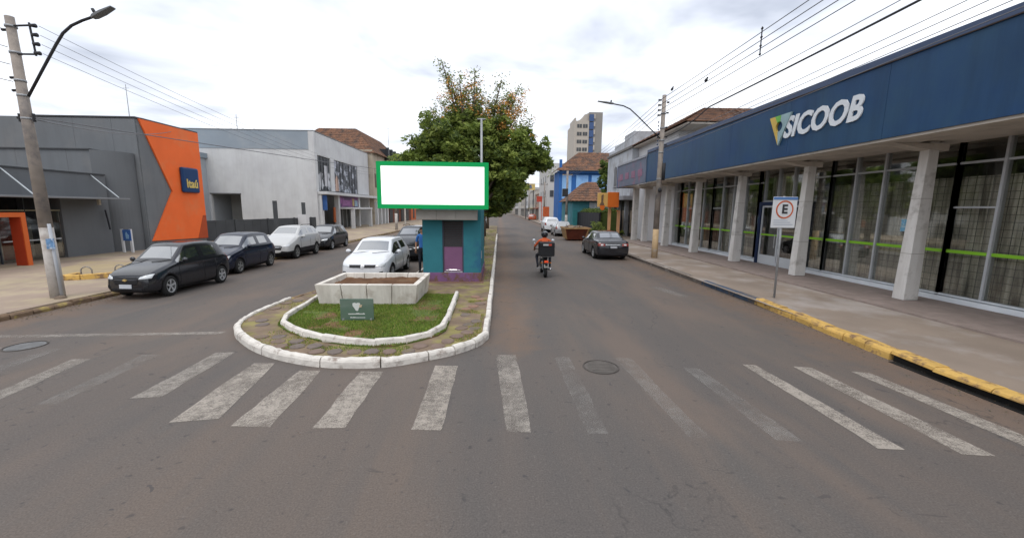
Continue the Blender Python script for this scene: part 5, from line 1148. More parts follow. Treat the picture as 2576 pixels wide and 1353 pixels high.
def hand(parent, c, d, m_, s=1, curl=.5, side=1):
    """palm with four fingers and a thumb, d: direction the fingers point"""
    d = Vector(d).normalized(); u = d.cross(Vector((0, 0, 1)));  u = u.normalized() if u.length > .1 else Vector((1, 0, 0)); n_ = u.cross(d)
    c = Vector(c); b = B(); b.path([c - d * .01, c + d * .04, c + d * .085], .030 * s, 8, .034 * s)
    for i, ln in enumerate((.066, .075, .070, .054)):
        o_ = c + d * .08 + u * (i - 1.5) * .019; p1 = o_ + d * ln * .5 - n_ * ln * curl * .3; p2 = p1 + d * ln * .3 - n_ * ln * curl * .6; b.path([o_, p1, p2], .0095 * s, 6, .0075 * s)
    o_ = c + d * .02 + u * side * .03; b.path([o_, o_ + d * .03 + u * side * .02, o_ + d * .055 + u * side * .012 - n_ * .01], .011 * s, 6, .009 * s)
    return b.obj('hand', m_, parent, True)
# standing person beside the kiosk
pe = thing('person', 'person in a blue shirt and dark trousers standing against the left wall of the kiosk', 'person', (-2.93, 15.35, .105))
J = {'pelvis': ((0, 0, .97), (.15, .11)), 'waist': ((0, .0, 1.12), (.145, .105)), 'chest': ((0, 0, 1.33), (.17, .12)), 'neckb': ((0, 0, 1.50), (.09, .075)), 'neck': ((0, -.01, 1.57), .055), 'head': ((0, -.02, 1.66), (.078, .09)), 'headt': ((0, -.01, 1.76), (.072, .085)),
     'hl': ((-.09, 0, .92), .095), 'kl': ((-.11, -.03, .50), .062), 'al': ((-.12, .0, .10), .042), 'tl': ((-.13, -.15, .045), .038),
     'hr': ((.09, 0, .92), .095), 'krr': ((.11, -.04, .50), .062), 'ar': ((.12, .02, .10), .042), 'tr': ((.14, -.13, .045), .038),
     'sl': ((-.18, 0, 1.44), .062), 'el': ((-.25, .02, 1.16), .045), 'wl': ((-.24, -.1, .93), .028),
     'sr': ((.18, 0, 1.44), .062), 'er': ((.25, .03, 1.16), .045), 'wr': ((.22, -.12, .96), .028)}
E_ = [('pelvis', 'waist'), ('waist', 'chest'), ('chest', 'neckb'), ('neckb', 'neck'), ('neck', 'head'), ('head', 'headt'), ('pelvis', 'hl'), ('hl', 'kl'), ('kl', 'al'), ('al', 'tl'), ('pelvis', 'hr'), ('hr', 'krr'), ('krr', 'ar'), ('ar', 'tr'), ('neckb', 'sl'), ('sl', 'el'), ('el', 'wl'), ('neckb', 'sr'), ('sr', 'er'), ('er', 'wr')]
def pick1(key, t, c):
    a, b_ = key
    if a in ('al', 'ar'): return 3
    if a in ('hl', 'hr', 'kl', 'krr') or b_ in ('hl', 'hr') or (a == 'pelvis' and c.z < 1.0): return 1
    if a in ('el', 'er') : return 2
    if a in ('sl', 'sr'): return 0 if t < .75 else 2
    if a in ('neck', 'head') or (a == 'neckb' and b_ == 'neck'): return 2
    return 0
def face(parent, c, s=1):
    c = Vector(c)
    B().ball(c + Vector((0, .02, .045)), (.086 * s, .10 * s, .075 * s), 0, 14, 9).obj('hair', hair_m, parent, True)
    B().path([c + Vector((0, -.085, .02)), c + Vector((0, -.112, -.025)), c + Vector((0, -.09, -.035))], .012, 6).obj('nose', skin_m, parent, True)
    for sx in (-1, 1):
        B().ball(c + Vector((sx * .033, -.083, .012)), (.012, .008, .008), 0, 8, 5).obj('eye', mat('eye_dark', (.05, .04, .035), .3), parent, True)
        B().ball(c + Vector((sx * .082, 0, 0)), (.012, .022, .032), 0, 8, 6).obj('ear', skin_m, parent, True)
    B().box(c.x - .024, c.x + .024, c.y - .092, c.y - .080, c.z - .058, c.z - .05).obj('mouth', mat('lips', (.22, .08, .06), .6), parent)
bd_ = figure('body', J, E_, [blue_shirt, trousers, skin_m, shoe], pick1, pe); face(pe, (0, -.02, 1.68))
hand(pe, (-.24, -.1, .93), (0, -.2, -1), skin_m); hand(pe, (.22, -.12, .96), (0, -.3, -1), skin_m, side=-1)

# motorcycle (rear view), rider and delivery box
mo = thing('motorcycle', 'black delivery motorcycle seen from behind in the right lane', 'motorcycle', (1.80, 15.05, 0))
def mwheel(y):
    ty, rm, hb = wheel_meshes(.30, .11, mat('moto_rim', (.10, .10, .10), .4, metal=.5), 6); t_ = ob('wheel', ty, mo, loc=(0, y, .30)); ob('rim', rm, t_); ob('brake_disc', hb, t_)
mwheel(.15); mwheel(1.42)
b = B(); b.path([(0, .0, .63), (0, -.12, .60), (0, -.20, .50)], .07, 8, .05).path([(0, .45, .66), (0, 0, .65)], .09, 8, .07); b.obj('rear_mudguard', black_pl, mo, True)
B().box(-.09, .09, -.19, -.165, .42, .55).obj('license_plate', mat('moto_plate', (.34, .33, .31), .5, .1), mo)
B().box(-.075, .075, -.17, -.10, .60, .69).obj('taillight', mat('tail_glow_red', (.55, .05, .02), .3, .1, 8, emit=(1, .12, .03, .25)), mo, bevel=.015)
for s_ in (-1, 1):
    B().ball((s_ * .17, -.08, .60), (.04, .03, .025), 0, 8, 6).tube((s_ * .06, -.06, .61), (s_ * .15, -.07, .60), .012, None, 6).obj('turn_signal', mat('amber', (.5, .16, .02), .3), mo, True)
    B().tube((s_ * .10, .15, .30), (s_ * .10, .28, .62), .028, None, 8).obj('shock_absorber', metal_gal, mo, True)
    B().tube((s_ * .08, .15, .30), (s_ * .08, .65, .36), .022, None, 8).obj('swing_arm', metal_gal, mo, True)
    B().tube((s_ * .09, 1.42, .30), (s_ * .09, 1.2, .85), .026, None, 8).obj('fork', metal_gal, mo, True)
    B().path([(0, 1.12, .98), (s_ * .2, 1.08, 1.02), (s_ * .38, .98, 1.0)], .016, 6).obj('handlebar', black_pl, mo, True)
    B().path([(s_ * .26, 1.05, 1.03), (s_ * .36, 1.0, 1.28)], .008, 5).ball((s_ * .385, .98, 1.38), (.065, .02, .045), 0, 10, 6).obj('mirror', mat('mirror_bright', (.6, .66, .72), .15, metal=.3), mo, True)
    B().tube((s_ * .10, .62, .30), (s_ * .30, .62, .30), .015, None, 6).obj('footpeg', metal_gal, mo)
B().path([(0.13, .9, .30), (.15, .5, .28), (.17, .1, .33), (.17, -.1, .36)], .045, 8).obj('exhaust', chrome, mo, True)
B().ball((0, .72, .42), (.14, .22, .17), 0, 12, 8).obj('engine', mat('engine_grey', (.10, .10, .10), .5, .3, 8, metal=.4), mo, True)
B().ball((0, .88, .82), (.13, .26, .13), 0, 12, 8).obj('fuel_tank', black_pl, mo, True)
B().path([(0, .72, .80), (0, .45, .79), (0, .1, .78)], .11, 10, .09).obj('seat', mat('seat_vinyl', (.02, .02, .022), .6), mo, True)
B().box(-.16, .16, -.22, .22, .84, .87).obj('rear_rack', metal_gal, mo)
B().path([(0, 1.12, .98), (0, 1.25, .80)], .05, 8).ball((0, 1.32, .85), (.09, .08, .09), 0, 10, 7).obj('headlamp_housing', black_pl, mo, True)
bx_ = thing('delivery_box', 'black delivery box with pale and red stripe mounted on the motorcycle', 'box', (1.80, 15.0, .87))
b = B(); b.box(-.29, .29, -.26, .20, 0, .52); b.obj('shell', mat('box_black', (.016, .016, .018), .6, .2, 3), bx_, bevel=.035)
B().box(-.295, .295, -.265, .205, .36, .375).obj('lid_seam', mat('seam_black', (.005, .005, .005), .6), bx_)
B().box(-.15, .05, -.268, -.2605, .40, .46).obj('label', mat('label_white', (.42, .42, .42), .6, .3, 12), bx_); B().box(.055, .17, -.268, -.2605, .395, .465).obj('label', mat('label_red', (.42, .06, .035), .6, .3, 12), bx_)
ri = thing('person', 'motorcycle rider in an orange shirt and black helmet seen from behind', 'person', (1.80, 15.05, 0))
J = {'pelvis': ((0, .50, .92), (.15, .12)), 'waist': ((0, .50, 1.06), (.14, .11)), 'chest': ((0, .54, 1.28), (.175, .12)), 'neckb': ((0, .58, 1.44), (.095, .08)), 'neck': ((0, .60, 1.50), .06), 'head': ((0, .62, 1.60), .08), 'headt': ((0, .62, 1.67), .075),
     'hl': ((-.13, .55, .88), .095), 'kl': ((-.27, .92, .78), .068), 'al': ((-.24, .66, .38), .045), 'tl': ((-.25, .80, .32), .04),
     'hr': ((.13, .55, .88), .095), 'krr': ((.27, .92, .78), .068), 'ar': ((.24, .66, .38), .045), 'tr': ((.25, .80, .32), .04),
     'sl': ((-.20, .57, 1.38), .065), 'el': ((-.37, .72, 1.16), .046), 'wl': ((-.36, .92, 1.04), .032), 'sr': ((.20, .57, 1.38), .065), 'er': ((.37, .72, 1.16), .046), 'wr': ((.36, .92, 1.04), .032)}
def pick2(key, t, c):
    a, b_ = key
    if a in ('al', 'ar'): return 3
    if a in ('hl', 'hr', 'kl', 'krr') or b_ in ('hl', 'hr') or (a == 'pelvis' and c.z < .95): return 1
    if a in ('el', 'er'): return 2
    if a in ('neck', 'head'): return 2
    return 0
figure('body', J, E_, [orange_shirt, trousers, skin_m, shoe], pick2, ri)
hm = B().ball((0, .62, 1.635), (.135, .155, .145), 0, 20, 14).obj('helmet', mat('helmet_black', (.015, .015, .018), .25, coat=.6), ri, True)
B().path([(-.12, .50, 1.70), (-.06, .475, 1.73), (.06, .475, 1.73), (.12, .50, 1.70)], .012, 6).obj('helmet_stripe', mat('helmet_grey', (.35, .36, .38), .3), hm, True)
B().prism([(-.11, 1.59), (.11, 1.59), (.10, 1.68), (-.10, 1.68)], 'xz', .745, .785).obj('visor', carglass, hm)
hand(ri, (-.36, .92, 1.04), (0, 1, -.2), skin_m, curl=1.2); hand(ri, (.36, .92, 1.04), (0, 1, -.2), skin_m, curl=1.2, side=-1)
# ------------------------------------------------------------------ utility poles, lamps, wires
cone_white = mat('pole_whitewash', (.46, .43, .40), .9, .15, 4, .004, 30, col2=(.30, .26, .23), c2s=3, c2lo=.5, c2hi=.65)
dk = mat('dark_iron', (.035, .035, .038), .6, .2); lampm = mat('luminaire_grey', (.16, .165, .17), .5, .1)
def utility_pole(x, y, top, r0, r1, lab, base_h=1.9, base_m=cone_white):
    t = thing('utility_pole', lab, 'utility pole', (x, y, .1))
    rr = lambda z: r0 + (r1 - r0) * z / top
    B().tube((0, 0, 0), (0, 0, base_h), r0, rr(base_h), 16).obj('painted_base', base_m, t, True)
    B().tube((0, 0, base_h), (0, 0, top), rr(base_h) * .995, r1, 16).obj('shaft', concrete, t, True)
    return t
def bands(t, zs, r):
    for z in zs: B().tube((0, 0, z), (0, 0, z + .05), r, None, 14).obj('steel_band', metal_gal, t, True)
lpole = utility_pole(-11.84, 10.85, 7.0, .15, .085, 'tall weathered concrete utility pole with street lamp arm at the left edge')
lpole.rotation_euler.y = -.012
bands(lpole, (5.15, 5.5, 4.6, 6.15, 6.75), .112)
b = B(); b.tube((.0, -.02, 6.78), (.46, -.02, 6.80), .022, None, 6).tube((.0, -.02, 6.14), (.5, -.02, 6.14), .022, None, 6).tube((.46, -.02, 6.86), (.5, -.02, 6.10), .022, None, 6); b.obj('wire_bracket', dk, lpole)
for i in range(4): B().tube((.48, -.02, 6.80 - i * .21), (.60, -.02, 6.79 - i * .21), .035, .05, 8).obj('insulator', dk, lpole, True)
for z in (6.7, 5.6, 5.3, 4.65): B().tube((-.22, 0, z), (-.12, 0, z), .035, .03, 8).obj('insulator', dk, lpole, True)
for s_ in (-.17, .17): B().box(s_ - .015, s_ + .015, -.03, .03, 4.55, 4.75).obj('cable_clamp', dk, lpole)
def lamp(name, base, pts, lum, lab):
    t = thing(name, lab, 'street lamp', base)
    B().path(pts, .03, 8).obj('arm', dk if name == 'street_lamp' else dk, t, True)
    a, c = Vector(lum[0]), Vector(lum[1]); d = (c - a).normalized(); u = Vector((0, 1, 0)); n_ = d.cross(u)
    b = B(); vs = []
    for tt, hw, hh in ((0, .05, .04), (.12, .08, .045), (.5, .09, .04), (1, .07, .02)):
        p = a.lerp(c, tt); vs += [p - u * hw - n_ * hh, p + u * hw - n_ * hh, p + u * hw + n_ * hh * .5, p - u * hw + n_ * hh * .5]
    b.add(vs, [(i * 4 + j, i * 4 + (j + 1) % 4, (i + 1) * 4 + (j + 1) % 4, (i + 1) * 4 + j) for i in range(3) for j in range(4)] + [(0, 3, 2, 1), (12, 13, 14, 15)]); b.obj('luminaire', lampm, t, bevel=.01)
    m_ = a.lerp(c, .18); B().tube(m_ - n_ * .05 * (1 if n_.z < 0 else -1), m_ - n_ * .16 * (1 if n_.z < 0 else -1), .035, None, 8).obj('photocell', dk, t, True)
lamp('street_lamp', (-11.72, 10.8, 5.25), [(0, 0, 0), (.45, 0, .65), (.85, 0, 1.22), (1.05, 0, 1.48), (1.28, 0, 1.66), (1.55, 0, 1.78), (1.85, 0, 1.88)], ((1.8, 0, 1.86), (2.32, 0, 2.10)), 'street lamp on a long curved dark arm fixed to the left utility pole')
B().tube((.19, -.08, .05), (.17, -.08, 2.0), .035, None, 8).obj('conduit_pipe', mat('pipe_pale', (.42, .44, .47), .6), lpole, True)
B().box(.10, .30, -.16, -.14, 1.35, 1.62).obj('small_plate', mat('plate_blue', (.12, .24, .42), .5, .3, 12, col2=(.5, .52, .55), c2s=14), lpole)
B().ball((.22, -.15, .03), (.13, .13, .09), 0, 9, 6).obj('mortar_lump', mat('mortar_brown', (.16, .12, .09), .95, .2), lpole, True)
rp = utility_pole(8.22, 20.65, 8.2, .16, .095, 'concrete utility pole with cream painted base on the right pavement before the bank', 1.55, mat('cream_base', (.50, .36, .21), .9, .12, 4, col2=(.46, .40, .34), c2s=2))
bands(rp, (4.1, 5.4, 6.0, 6.6, 7.3), .135)
for i in range(4): B().tube((-.15, -.05, 7.95 - i * .24), (-.30, -.05, 7.95 - i * .24), .035, .05, 8).obj('insulator', dk, rp, True)
for z in (7.85, 7.35, 6.65, 6.2, 5.8): B().tube((.13, -.05, z), (.24, -.05, z), .04, .045, 8).obj('insulator', dk, rp, True)
for i in range(9): B().ball((-.22, -.03, 6.9 - i * .18), (.035, .035, .05), 0, 7, 5).obj('insulator', mat('insulator_blue', (.05, .07, .12), .4), rp, True)
B().tube((.16, -.1, 4.05), (.16, -.1, 4.9), .085, None, 10).obj('splice_box', dk, rp, True); B().ball((0, -.17, 3.55), (.11, .08, .12), 0, 10, 7).obj('cable_junction', dk, rp, True)
lamp('street_lamp', (8.1, 20.55, 6.2), [(0, 0, 0), (-.6, 0, .52), (-1.2, 0, 1.05), (-1.6, 0, 1.38), (-1.95, 0, 1.53), (-2.5, 0, 1.62)], ((-2.45, 0, 1.61), (-3.25, 0, 1.72)), 'street lamp on a long arched arm fixed to the right utility pole')
G2 = 'far utility poles along the right pavement'
for i, (x, y, h) in enumerate(((8.0, 47.5, 7.0), (8.2, 73, 7.4), (8.3, 112, 8.0))):
    t = utility_pole(x, y, h, .17, .12, ('concrete utility pole before the blue house on the right', 'thin dark utility pole farther off, left of the tall white block', 'farthest utility pole on the right, just beyond the yellow sign')[i]); t['group'] = G2
    B().box(-.55, .1, -.2, .2, h * .58, h * .58 + .9).obj('transformer', dk, t, bevel=.04) if i == 0 else None
    B().box(-.6, .6, -.05, .05, h - .5, h - .4).obj('crossarm', concrete, t)
    for xx in (-.5, 0, .5): B().tube((xx, 0, h - .4), (xx, 0, h - .25), .04, .05, 6).obj('insulator', dk, t, True)
wire_m = mat('wire_black', (.045, .045, .05), .6); wire_g = mat('wire_grey', (.16, .16, .17), .6)
def wire(p, q, sag, r, lab, group, m_=wire_m, n=26):
    p, q = Vector(p), Vector(q); pts = [p.lerp(q, i / n) - Vector((0, 0, sag * 4 * (i / n) * (1 - i / n))) for i in range(n + 1)]
    o = B().path(pts, r, 5).obj('power_line', m_, None, True); return tag(o, lab, 'wire', group)
names = ['topmost', 'second from top', 'third from top', 'fourth from top']
for i in range(4):
    z = 8.05 - i * .24
    wire((8.0, 20.6, z), (8.55, -22, z + 1.1), .25, .012, names[i] + ' of the four thin wires carrying the spacer bar, right side', 'four thin street wires right')
    wire((8.0, 20.6, z), (7.7, 47.5, 6.7 - i * .2), .35, .011, names[i] + ' of the wires from the right pole to the far pole', 'wires beyond the right pole', wire_g)
wire((8.42, 20.6, 6.95), (8.5, -22, 8.6), .45, .010, 'single thin wire between the four wires and the thick cable', 'right side cables', wire_g)
wire((8.45, 16.6, 6.76), (8.5, -22, 8.3), .35, .028, 'thick black cable sweeping over the navy bank parapet', 'right side cables')
wire((8.38, 20.6, 6.3), (8.45, 16.6, 6.76), .14, .024, 'short drooping thick cable tail at the right pole', 'right side cables')
for i in range(4): wire((8.45, 20.6, 6.1 - i * .16), (8.75, -22, 8.0 - i * .22), .25, .009, ('upper', 'second', 'third', 'lowest')[i] + ' of the thin lower cables just above the bank parapet', 'low thin cables right', wire_g)
sp_ = thing('wire_spacer', 'upright dark spacer bar clamped across the four wires above the right pavement', 'spacer', (8.1, 13.0, 0))
B().tube((0, 0, 7.42), (0, 0, 8.25), .018, None, 6).obj('bar', dk, sp_)
for i in range(4): B().ball((0, 0, 7.45 + i * .25), (.035, .05, .035), 0, 7, 5).obj('clamp', dk, sp_, True)
for (x, y, z, lb2) in ((8.15, 16.4, 7.72, 'small dark bird like clamp on the wires halfway to the right pole'), (8.02, 19.3, 8.2, 'small dark clamp on the top wire close to the right pole')):
    o = B().ball((0, 0, 0), (.05, .11, .07), 0, 8, 6).ball((0, -.10, .06), (.035, .05, .035), 0, 7, 5).obj('wire_clamp', dk, None, True, loc=(x, y, z)); tag(o, lb2, 'clamp')
for i in range(4): wire((-11.24, 10.83, 6.89 - i * .21), (-11.6, 46, 6.9 - i * .2), 1.0, .006, names[i] + ' of the four thin wires running away from the left pole', 'four wires left', wire_g)
for i in range(4): wire((-12.06, 10.83, 6.8 - i * .4), (-14.5, -18, 7.5 - i * .4), .3, .009, names[i] + ' of the wires leaving the left pole out of the frame', 'wires behind the left pole', wire_g)
wire((-11.66, 10.83, 4.75), (8.2, 73, 7.2), .6, .013, 'dark cable crossing from the left pole over the street to the far right pole', 'left crossing cables', wire_g, 40)
wire((-11.66, 10.83, 4.7), (-20.5, 27, 7.35), .3, .014, 'cable dropping from the left pole to the orange bank roof corner', 'left crossing cables', wire_g)
wire((-11.6, 46, 6.9), (8.2, 73, 7.1), .5, .013, 'thin cable crossing the street behind the tree top', 'left crossing cables', wire_g)
t = utility_pole(-11.7, 46, 7.4, .17, .12, 'utility pole far along the left pavement near the white store'); 

# E parking sign
es = thing('parking_sign', 'white parking sign with a red ringed letter E at the right kerb', 'sign', (8.0, 11.05, .14))
B().tube((0, 0, 0), (-.03, 0, 2.9), .03, None, 10).obj('post', metal_gal, es, True)
B().box(-.36, .33, -.055, -.035, 2.02, 2.88).obj('panel', mat('sign_white', (.62, .64, .66), .5, .04, 3), es, bevel=.008)
def disc_obj(name, c, r, y0, y1, m_, parent, n=32, ri_=0):
    b = B()
    if ri_:
        vs = []
        for i in range(n):
            a = 2 * math.pi * i / n
            for rr, yy in ((r, y0), (ri_, y0), (ri_, y1), (r, y1)): vs.append((c[0] + rr * math.cos(a), yy, c[1] + rr * math.sin(a)))
        b.add(vs, [(i * 4 + j, ((i + 1) % n) * 4 + j, ((i + 1) % n) * 4 + (j + 1) % 4, i * 4 + (j + 1) % 4) for i in range(n) for j in range(4)])
    else: b.prism([(c[0] + r * math.cos(2 * math.pi * i / n), c[1] + r * math.sin(2 * math.pi * i / n)) for i in range(n)], 'xz', y0, y1)
    return b.obj(name, m_, parent)
disc_obj('red_ring', (-.015, 2.53), .25, -.062, -.0555, mat('ring_red', (.50, .12, .05), .5), es, ri_=.212)
text_obj('lettering', 'E', .34, (-.015, -.060, 2.53), 0, mat('sign_black', (.045, .045, .05), .5), es, .003, 0, .012)
B().box(-.36, .33, -.062, -.0555, 2.80, 2.872).obj('top_band', mat('band_blue_sign', (.10, .20, .42), .5), es)
for k, z in enumerate((2.22, 2.16, 2.10)): tag(B().box(-.3, .1 + .08 * k, -.058, -.0555, z, z + .025).obj('text_line', mat('text_grey', (.42, .46, .53), .6), es), kind=None)
B().box(-.06, .02, -.034, -.02, 2.3, 2.36).box(-.06, .02, -.034, -.02, 2.72, 2.78).obj('clamp', metal_gal, es)

# ------------------------------------------------------------------ trees, hedge
lf = [mat('leaf_mid', (.165, .22, .045), .6, .3, 1.2, spec=.3), mat('leaf_light', (.30, .36, .085), .6, .3, 1.2, spec=.3), mat('leaf_dark', (.085, .125, .033), .6, .3, 1.2, spec=.3), mat('leaf_grey', (.24, .235, .15), .7, .3, 2)]
for m_ in lf:
    n_, l_ = m_.node_tree.nodes, m_.node_tree.links; pp = n_['Principled BSDF']; src = pp.inputs['Base Color'].links[0].from_socket
    tb = n_.new('ShaderNodeBsdfTranslucent'); l_.new(src, tb.inputs[0]); mx_ = n_.new('ShaderNodeMixShader'); mx_.inputs[0].default_value = .4
    l_.new(pp.outputs[0], mx_.inputs[1]); l_.new(tb.outputs[0], mx_.inputs[2]); l_.new(mx_.outputs[0], n_['Material Output'].inputs[0])
flower = mat('flower_orange', (.55, .27, .07), .7, .3, 3); bark = mat('bark', (.085, .065, .05), .95, .3, 6, .02, 20)
def leaf(b, p, s, mi, up_=.4):
    d = Vector((random.gauss(0, 1), random.gauss(0, 1), random.gauss(0, .5))).normalized(); n_ = Vector((random.gauss(0, 1), random.gauss(0, 1), random.gauss(up_, .8))).normalized()
    u = d.cross(n_).normalized() if d.cross(n_).length > .05 else Vector((1, 0, 0))
    b.add([p - d * s, p + u * s * .42, p + d * s, p - u * s * .42], [(0, 1, 2, 3)], mi)
def cg(): return max(-1.5, min(1.5, random.gauss(0, 1)))
def crown(b, clumps, dens, size, wts=(5, 3, 3, 0)):
    for (x, y, z, rx, ry, rz) in clumps:
        vol = rx * ry * rz; k = int(dens * vol ** .67)
        subs = [(Vector((x, y, z)) + Vector((cg() * rx * .52, cg() * ry * .52, cg() * rz * .52)), random.uniform(.22, .42) * min(1, (rx + rz) * .55), random.choices((0, 1, 2, 3), wts)[0]) for _ in range(max(3, k // 55))]
        for c, r_, mi in subs:
            for _ in range(55):
                q = Vector((random.gauss(0, 1), random.gauss(0, 1), random.gauss(0, 1))).normalized() * r_ * random.uniform(.45, 1.05); q.z *= .75
                m_ = mi if random.random() < .7 else random.choices((0, 1, 2, 3), wts)[0]
                leaf(b, c + q, size * random.uniform(.6, 1.3), m_)
def limbs(parent, base, tips, r, name='trunk', split=1.8):
    base = Vector(base); top = base + Vector((0, 0, split)); b = B()
    b.path([base, base + Vector((.04, .02, split * .5)), top], r * 1.15, 10, r * .8); b.obj(name, bark, parent, True)
    for tp in tips:
        tp = Vector(tp); m1 = top.lerp(tp, .45) + Vector((random.uniform(-.3, .3), random.uniform(-.3, .3), .35))
        B().path([top - Vector((0, 0, .1)), top.lerp(m1, .5) + Vector((0, 0, .1)), m1, m1.lerp(tp, .5) + Vector((random.uniform(-.12, .12), 0, .1)), tp], r * .5, 7, .018).obj('limb', bark, parent, True)
tr = thing('median_tree', 'large leafy tree with sparse orange flowering top branches behind the kiosk', 'tree', (0, 0, 0))
CL = [(-4.5, 21, 4.6, 1.0, 1.2, .7), (-3.7, 21, 5.3, 1.1, 1.3, .9), (-2.9, 20.6, 6.2, 1.0, 1.3, .9), (-1.5, 20.2, 5.4, 1.7, 1.6, 1.2), (-1.7, 20.8, 6.8, 1.0, 1.2, .8), (-.4, 20.8, 6.4, .9, 1.2, .6), (.2, 20.3, 5.0, 1.2, 1.6, 1.1), (1.0, 20.6, 5.9, .8, 1.1, .8), (1.6, 20.8, 5.3, .85, 1.2, .75), (2.1, 20.8, 4.9, .6, 1.0, .5),
      (.6, 20.6, 3.9, .75, 1.3, .75), (.1, 20.8, 3.1, .6, 1.0, .55), (-2.6, 21, 3.6, 1.7, 1.5, 1.0), (-.8, 22.0, 4.0, 1.8, 1.4, 1.3), (-3.4, 21.5, 2.9, 1.0, 1.2, .5), (-3.9, 20.6, 4.4, 1.2, 1.0, .7)]
b = B(); crown(b, CL, 3900, .115); 
tips = []
for (x, z) in ((-2.85, 9.75), (-2.55, 9.2), (-2.35, 8.5), (-1.95, 8.8), (-1.2, 9.15), (-1.15, 8.6), (-.9, 8.2), (.1, 8.95), (.2, 8.3), (.95, 8.55), (.6, 8.1), (1.05, 7.75), (-3.6, 7.35), (-2.9, 7.9), (-.3, 7.9), (-1.7, 8.2), (.3, 7.5), (-2.2, 7.7), (1.5, 6.9), (-4.2, 6.3), (2.4, 5.5), (2.7, 4.7)):
    y = random.uniform(20.2, 21.6); tips.append((x, y, z)); s_ = random.uniform(.12, .24)
    [leaf(b, Vector((x, y, z - .15)) + Vector((random.gauss(0, .11), random.gauss(0, .11), random.gauss(0, .16))), .065, random.choice((0, 1, 3, 3))) for _ in range(34)]
for (x, y, z) in tips[:20]:
    o_ = Vector((-1.2 + (x + 1.2) * .35, 20.5, 6.0))
    for k in range(9):
        t_ = .35 + .65 * k / 8; c = o_.lerp(Vector((x, y, z)), t_) + Vector((random.gauss(0, .14), random.gauss(0, .14), random.gauss(0, .1)))
        for _ in range(int(80 * (1.3 - t_))): leaf(b, c + Vector((random.gauss(0, .17), random.gauss(0, .17), random.gauss(0, .15))), .07, random.choices((0, 1, 2, 3), (3, 3, 1, 4))[0])
tag(b.obj('crown', lf, tr), kind='stuff')
fb = B()
for _ in range(170):
    x, z = random.choice([(-2.3, 8.0), (-1.9, 7.6), (-1.3, 8.0), (.2, 7.6), (.6, 7.3), (.1, 6.9), (.4, 6.4), (-2.3, 7.3), (-1.0, 7.4), (.7, 7.8)]); c = Vector((x + random.gauss(0, .42), random.uniform(19.8, 21.2), z + random.gauss(0, .38)))
    for _ in range(16): leaf(fb, c + Vector((random.gauss(0, .09), random.gauss(0, .09), random.gauss(0, .07))), .055, 0)
tag(fb.obj('flowers', flower, tr), kind='stuff')
limbs(tr, (-1.3, 19.9, .1), [t_ for t_ in tips[:12]] + [(-3.8, 21, 5.4), (1.6, 20.8, 5), (-1.5, 20.2, 6.5), (.5, 20.5, 5.5), (-4.2, 21, 4.7)], .24, split=2.0)
def tree(x, y, z0, cl, lab, dens=2600, size=.13, group=None, wts=(4, 1, 5, 0), r=.18, name='median_tree'):
    t = thing(name, lab, 'tree', (0, 0, 0), group); b = B(); crown(b, cl, dens, size, wts); tag(b.obj('crown', lf, t), kind='stuff')
    limbs(t, (x, y, .1), [(c[0], c[1], c[2]) for c in cl[:5]], r, split=z0); return t
tree(-1.2, 27.5, 1.9, [(-.6, 27.5, 4.5, 1.5, 1.5, 1.3), (.5, 27.5, 3.9, .95, 1.4, 1.0), (.2, 28, 3.0, .8, 1.2, .7), (-.3, 27.3, 2.5, .7, 1, .4), (1.2, 28, 5.4, .8, 1.1, .7), (-2.6, 28, 4.2, 1.5, 1.4, 1.2), (-3.3, 27.5, 3.2, 1.2, 1.1, .8)], 'dark leafy tree overhanging the right lane just behind the big median tree', 3600, .12)
tree(-1.4, 37, 2.2, [(-.8, 37, 4.8, 1.8, 1.8, 1.5), (.6, 37, 4.2, 1.1, 1.5, 1.0), (-2.6, 37, 4.2, 1.7, 1.5, 1.3), (.2, 37.5, 3.0, 1.2, 1.2, .7)], 'third tree on the median, mostly hidden behind the nearer crowns', 1900, .17)
tree(-1.5, 52, 2.4, [(-1.3, 52, 5.3, 2.4, 2, 1.8), (.0, 52, 4.4, 1.6, 1.6, 1.3), (-3, 52, 4.5, 1.6, 1.6, 1.3)], 'farthest tree standing on the median strip', 1400, .22)
tree(13.5, 51, 1.5, [(13.3, 51, 8.0, .7, .7, 1.0), (13.4, 51, 6.6, .9, .9, 1.2), (13.5, 51, 5.0, 1.1, 1.1, 1.3), (13.2, 50.6, 3.6, 1.5, 1.2, 1.2), (12.2, 49, 3.2, 1.2, 1, 1.0)], 'slender dark evergreen between the blue house and the pale building', 1700, .16, wts=(2, 0, 7, 0), name='evergreen_tree')
b = B()
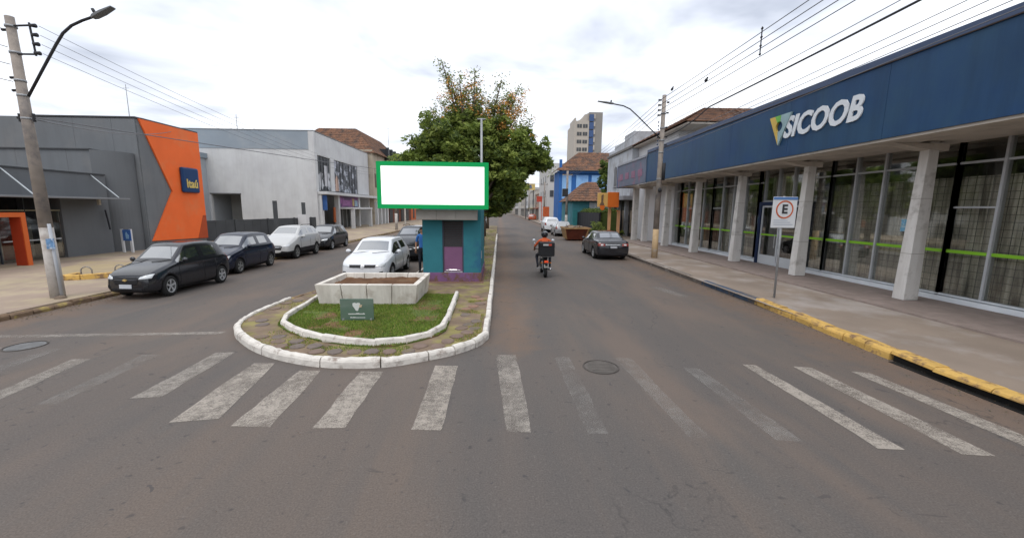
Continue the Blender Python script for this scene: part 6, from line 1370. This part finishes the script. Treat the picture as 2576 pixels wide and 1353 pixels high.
for _ in range(11000): leaf(b, Vector((random.uniform(9.5, 11.3), random.uniform(37.2, 46.3), 2.45 + random.gauss(0, .14))) if random.random() < .4 else Vector((9.48 + random.gauss(0, .05), random.uniform(36.9, 46.3), random.uniform(.4, 2.5))), .11, random.choices((0, 2), (2, 5))[0])
b.box(9.6, 11.2, 37.2, 46.2, .14, 2.35, 2); tag(b.obj('hedge', lf), 'dark clipped hedge behind the black fence panels before the teal house', 'hedge', kind=None)
bfn = thing('black_fence', 'black solid panel fence below the dark hedge on the right pavement', 'fence', (0, 0, 0))
for i in range(9): B().box(9.24, 9.30, 36.8 + i * 1.2 + .02, 36.8 + (i + 1) * 1.2 - .02, .16, 2.35).obj('panel', mat('fence_black', (.018, .018, .022), .6, .15), bfn)
for i in range(10): B().box(9.30, 9.40, 36.75 + i * 1.2, 36.85 + i * 1.2, .14, 2.4).obj('post', mat('fence_black', (0, 0, 0)), bfn)
def shrub(x, y, z, s, lab):
    t = thing('shrub', lab, 'shrub', (x, y, z)); b = B(); crown(b, [(0, 0, s * .7, s * .7, s * .6, s * .6)], 2600, .08, (4, 3, 3, 0)); tag(b.obj('foliage', lf, t), kind='stuff')
    B().path([(0, 0, 0), (.03, 0, s * .5)], .03, 6, .015).obj('stem', bark, t)
shrub(10.7, 34.7, .14, .6, 'small green shrub below the orange sign'); shrub(8.9, 35.3, .14, 1.1, 'taller green shrub beside the left post of the orange sign'); shrub(8.6, 58, .14, .8, 'grey green bush at the foot of the blue house corner')
o = B().tube((0, 0, 0), (0, 0, 6.45), .075, .05, 10).tube((-.18, 0, 6.42), (.18, 0, 6.42), .03, None, 6).obj('grey_post', metal_gal, None, True, loc=(-.80, 18.4, .1)); tag(o, 'slim grey metal post standing before the crown of the median tree', 'post')
# far tree masses
b = B()
for _ in range(9000):
    x = random.uniform(-60, 60); leaf(b, Vector((x, 220 + random.uniform(0, 6), random.uniform(0, 1) * (5.0 + 2.5 * mn.noise(Vector((x * .12, 0, 3)))))), .7, random.choice((0, 2, 2)))
b.box(-60, 60, 226, 228, 0, 4.2, 2); tag(b.obj('distant_trees', lf), 'low mass of dark trees closing the far end of the street', 'trees', kind='stuff')
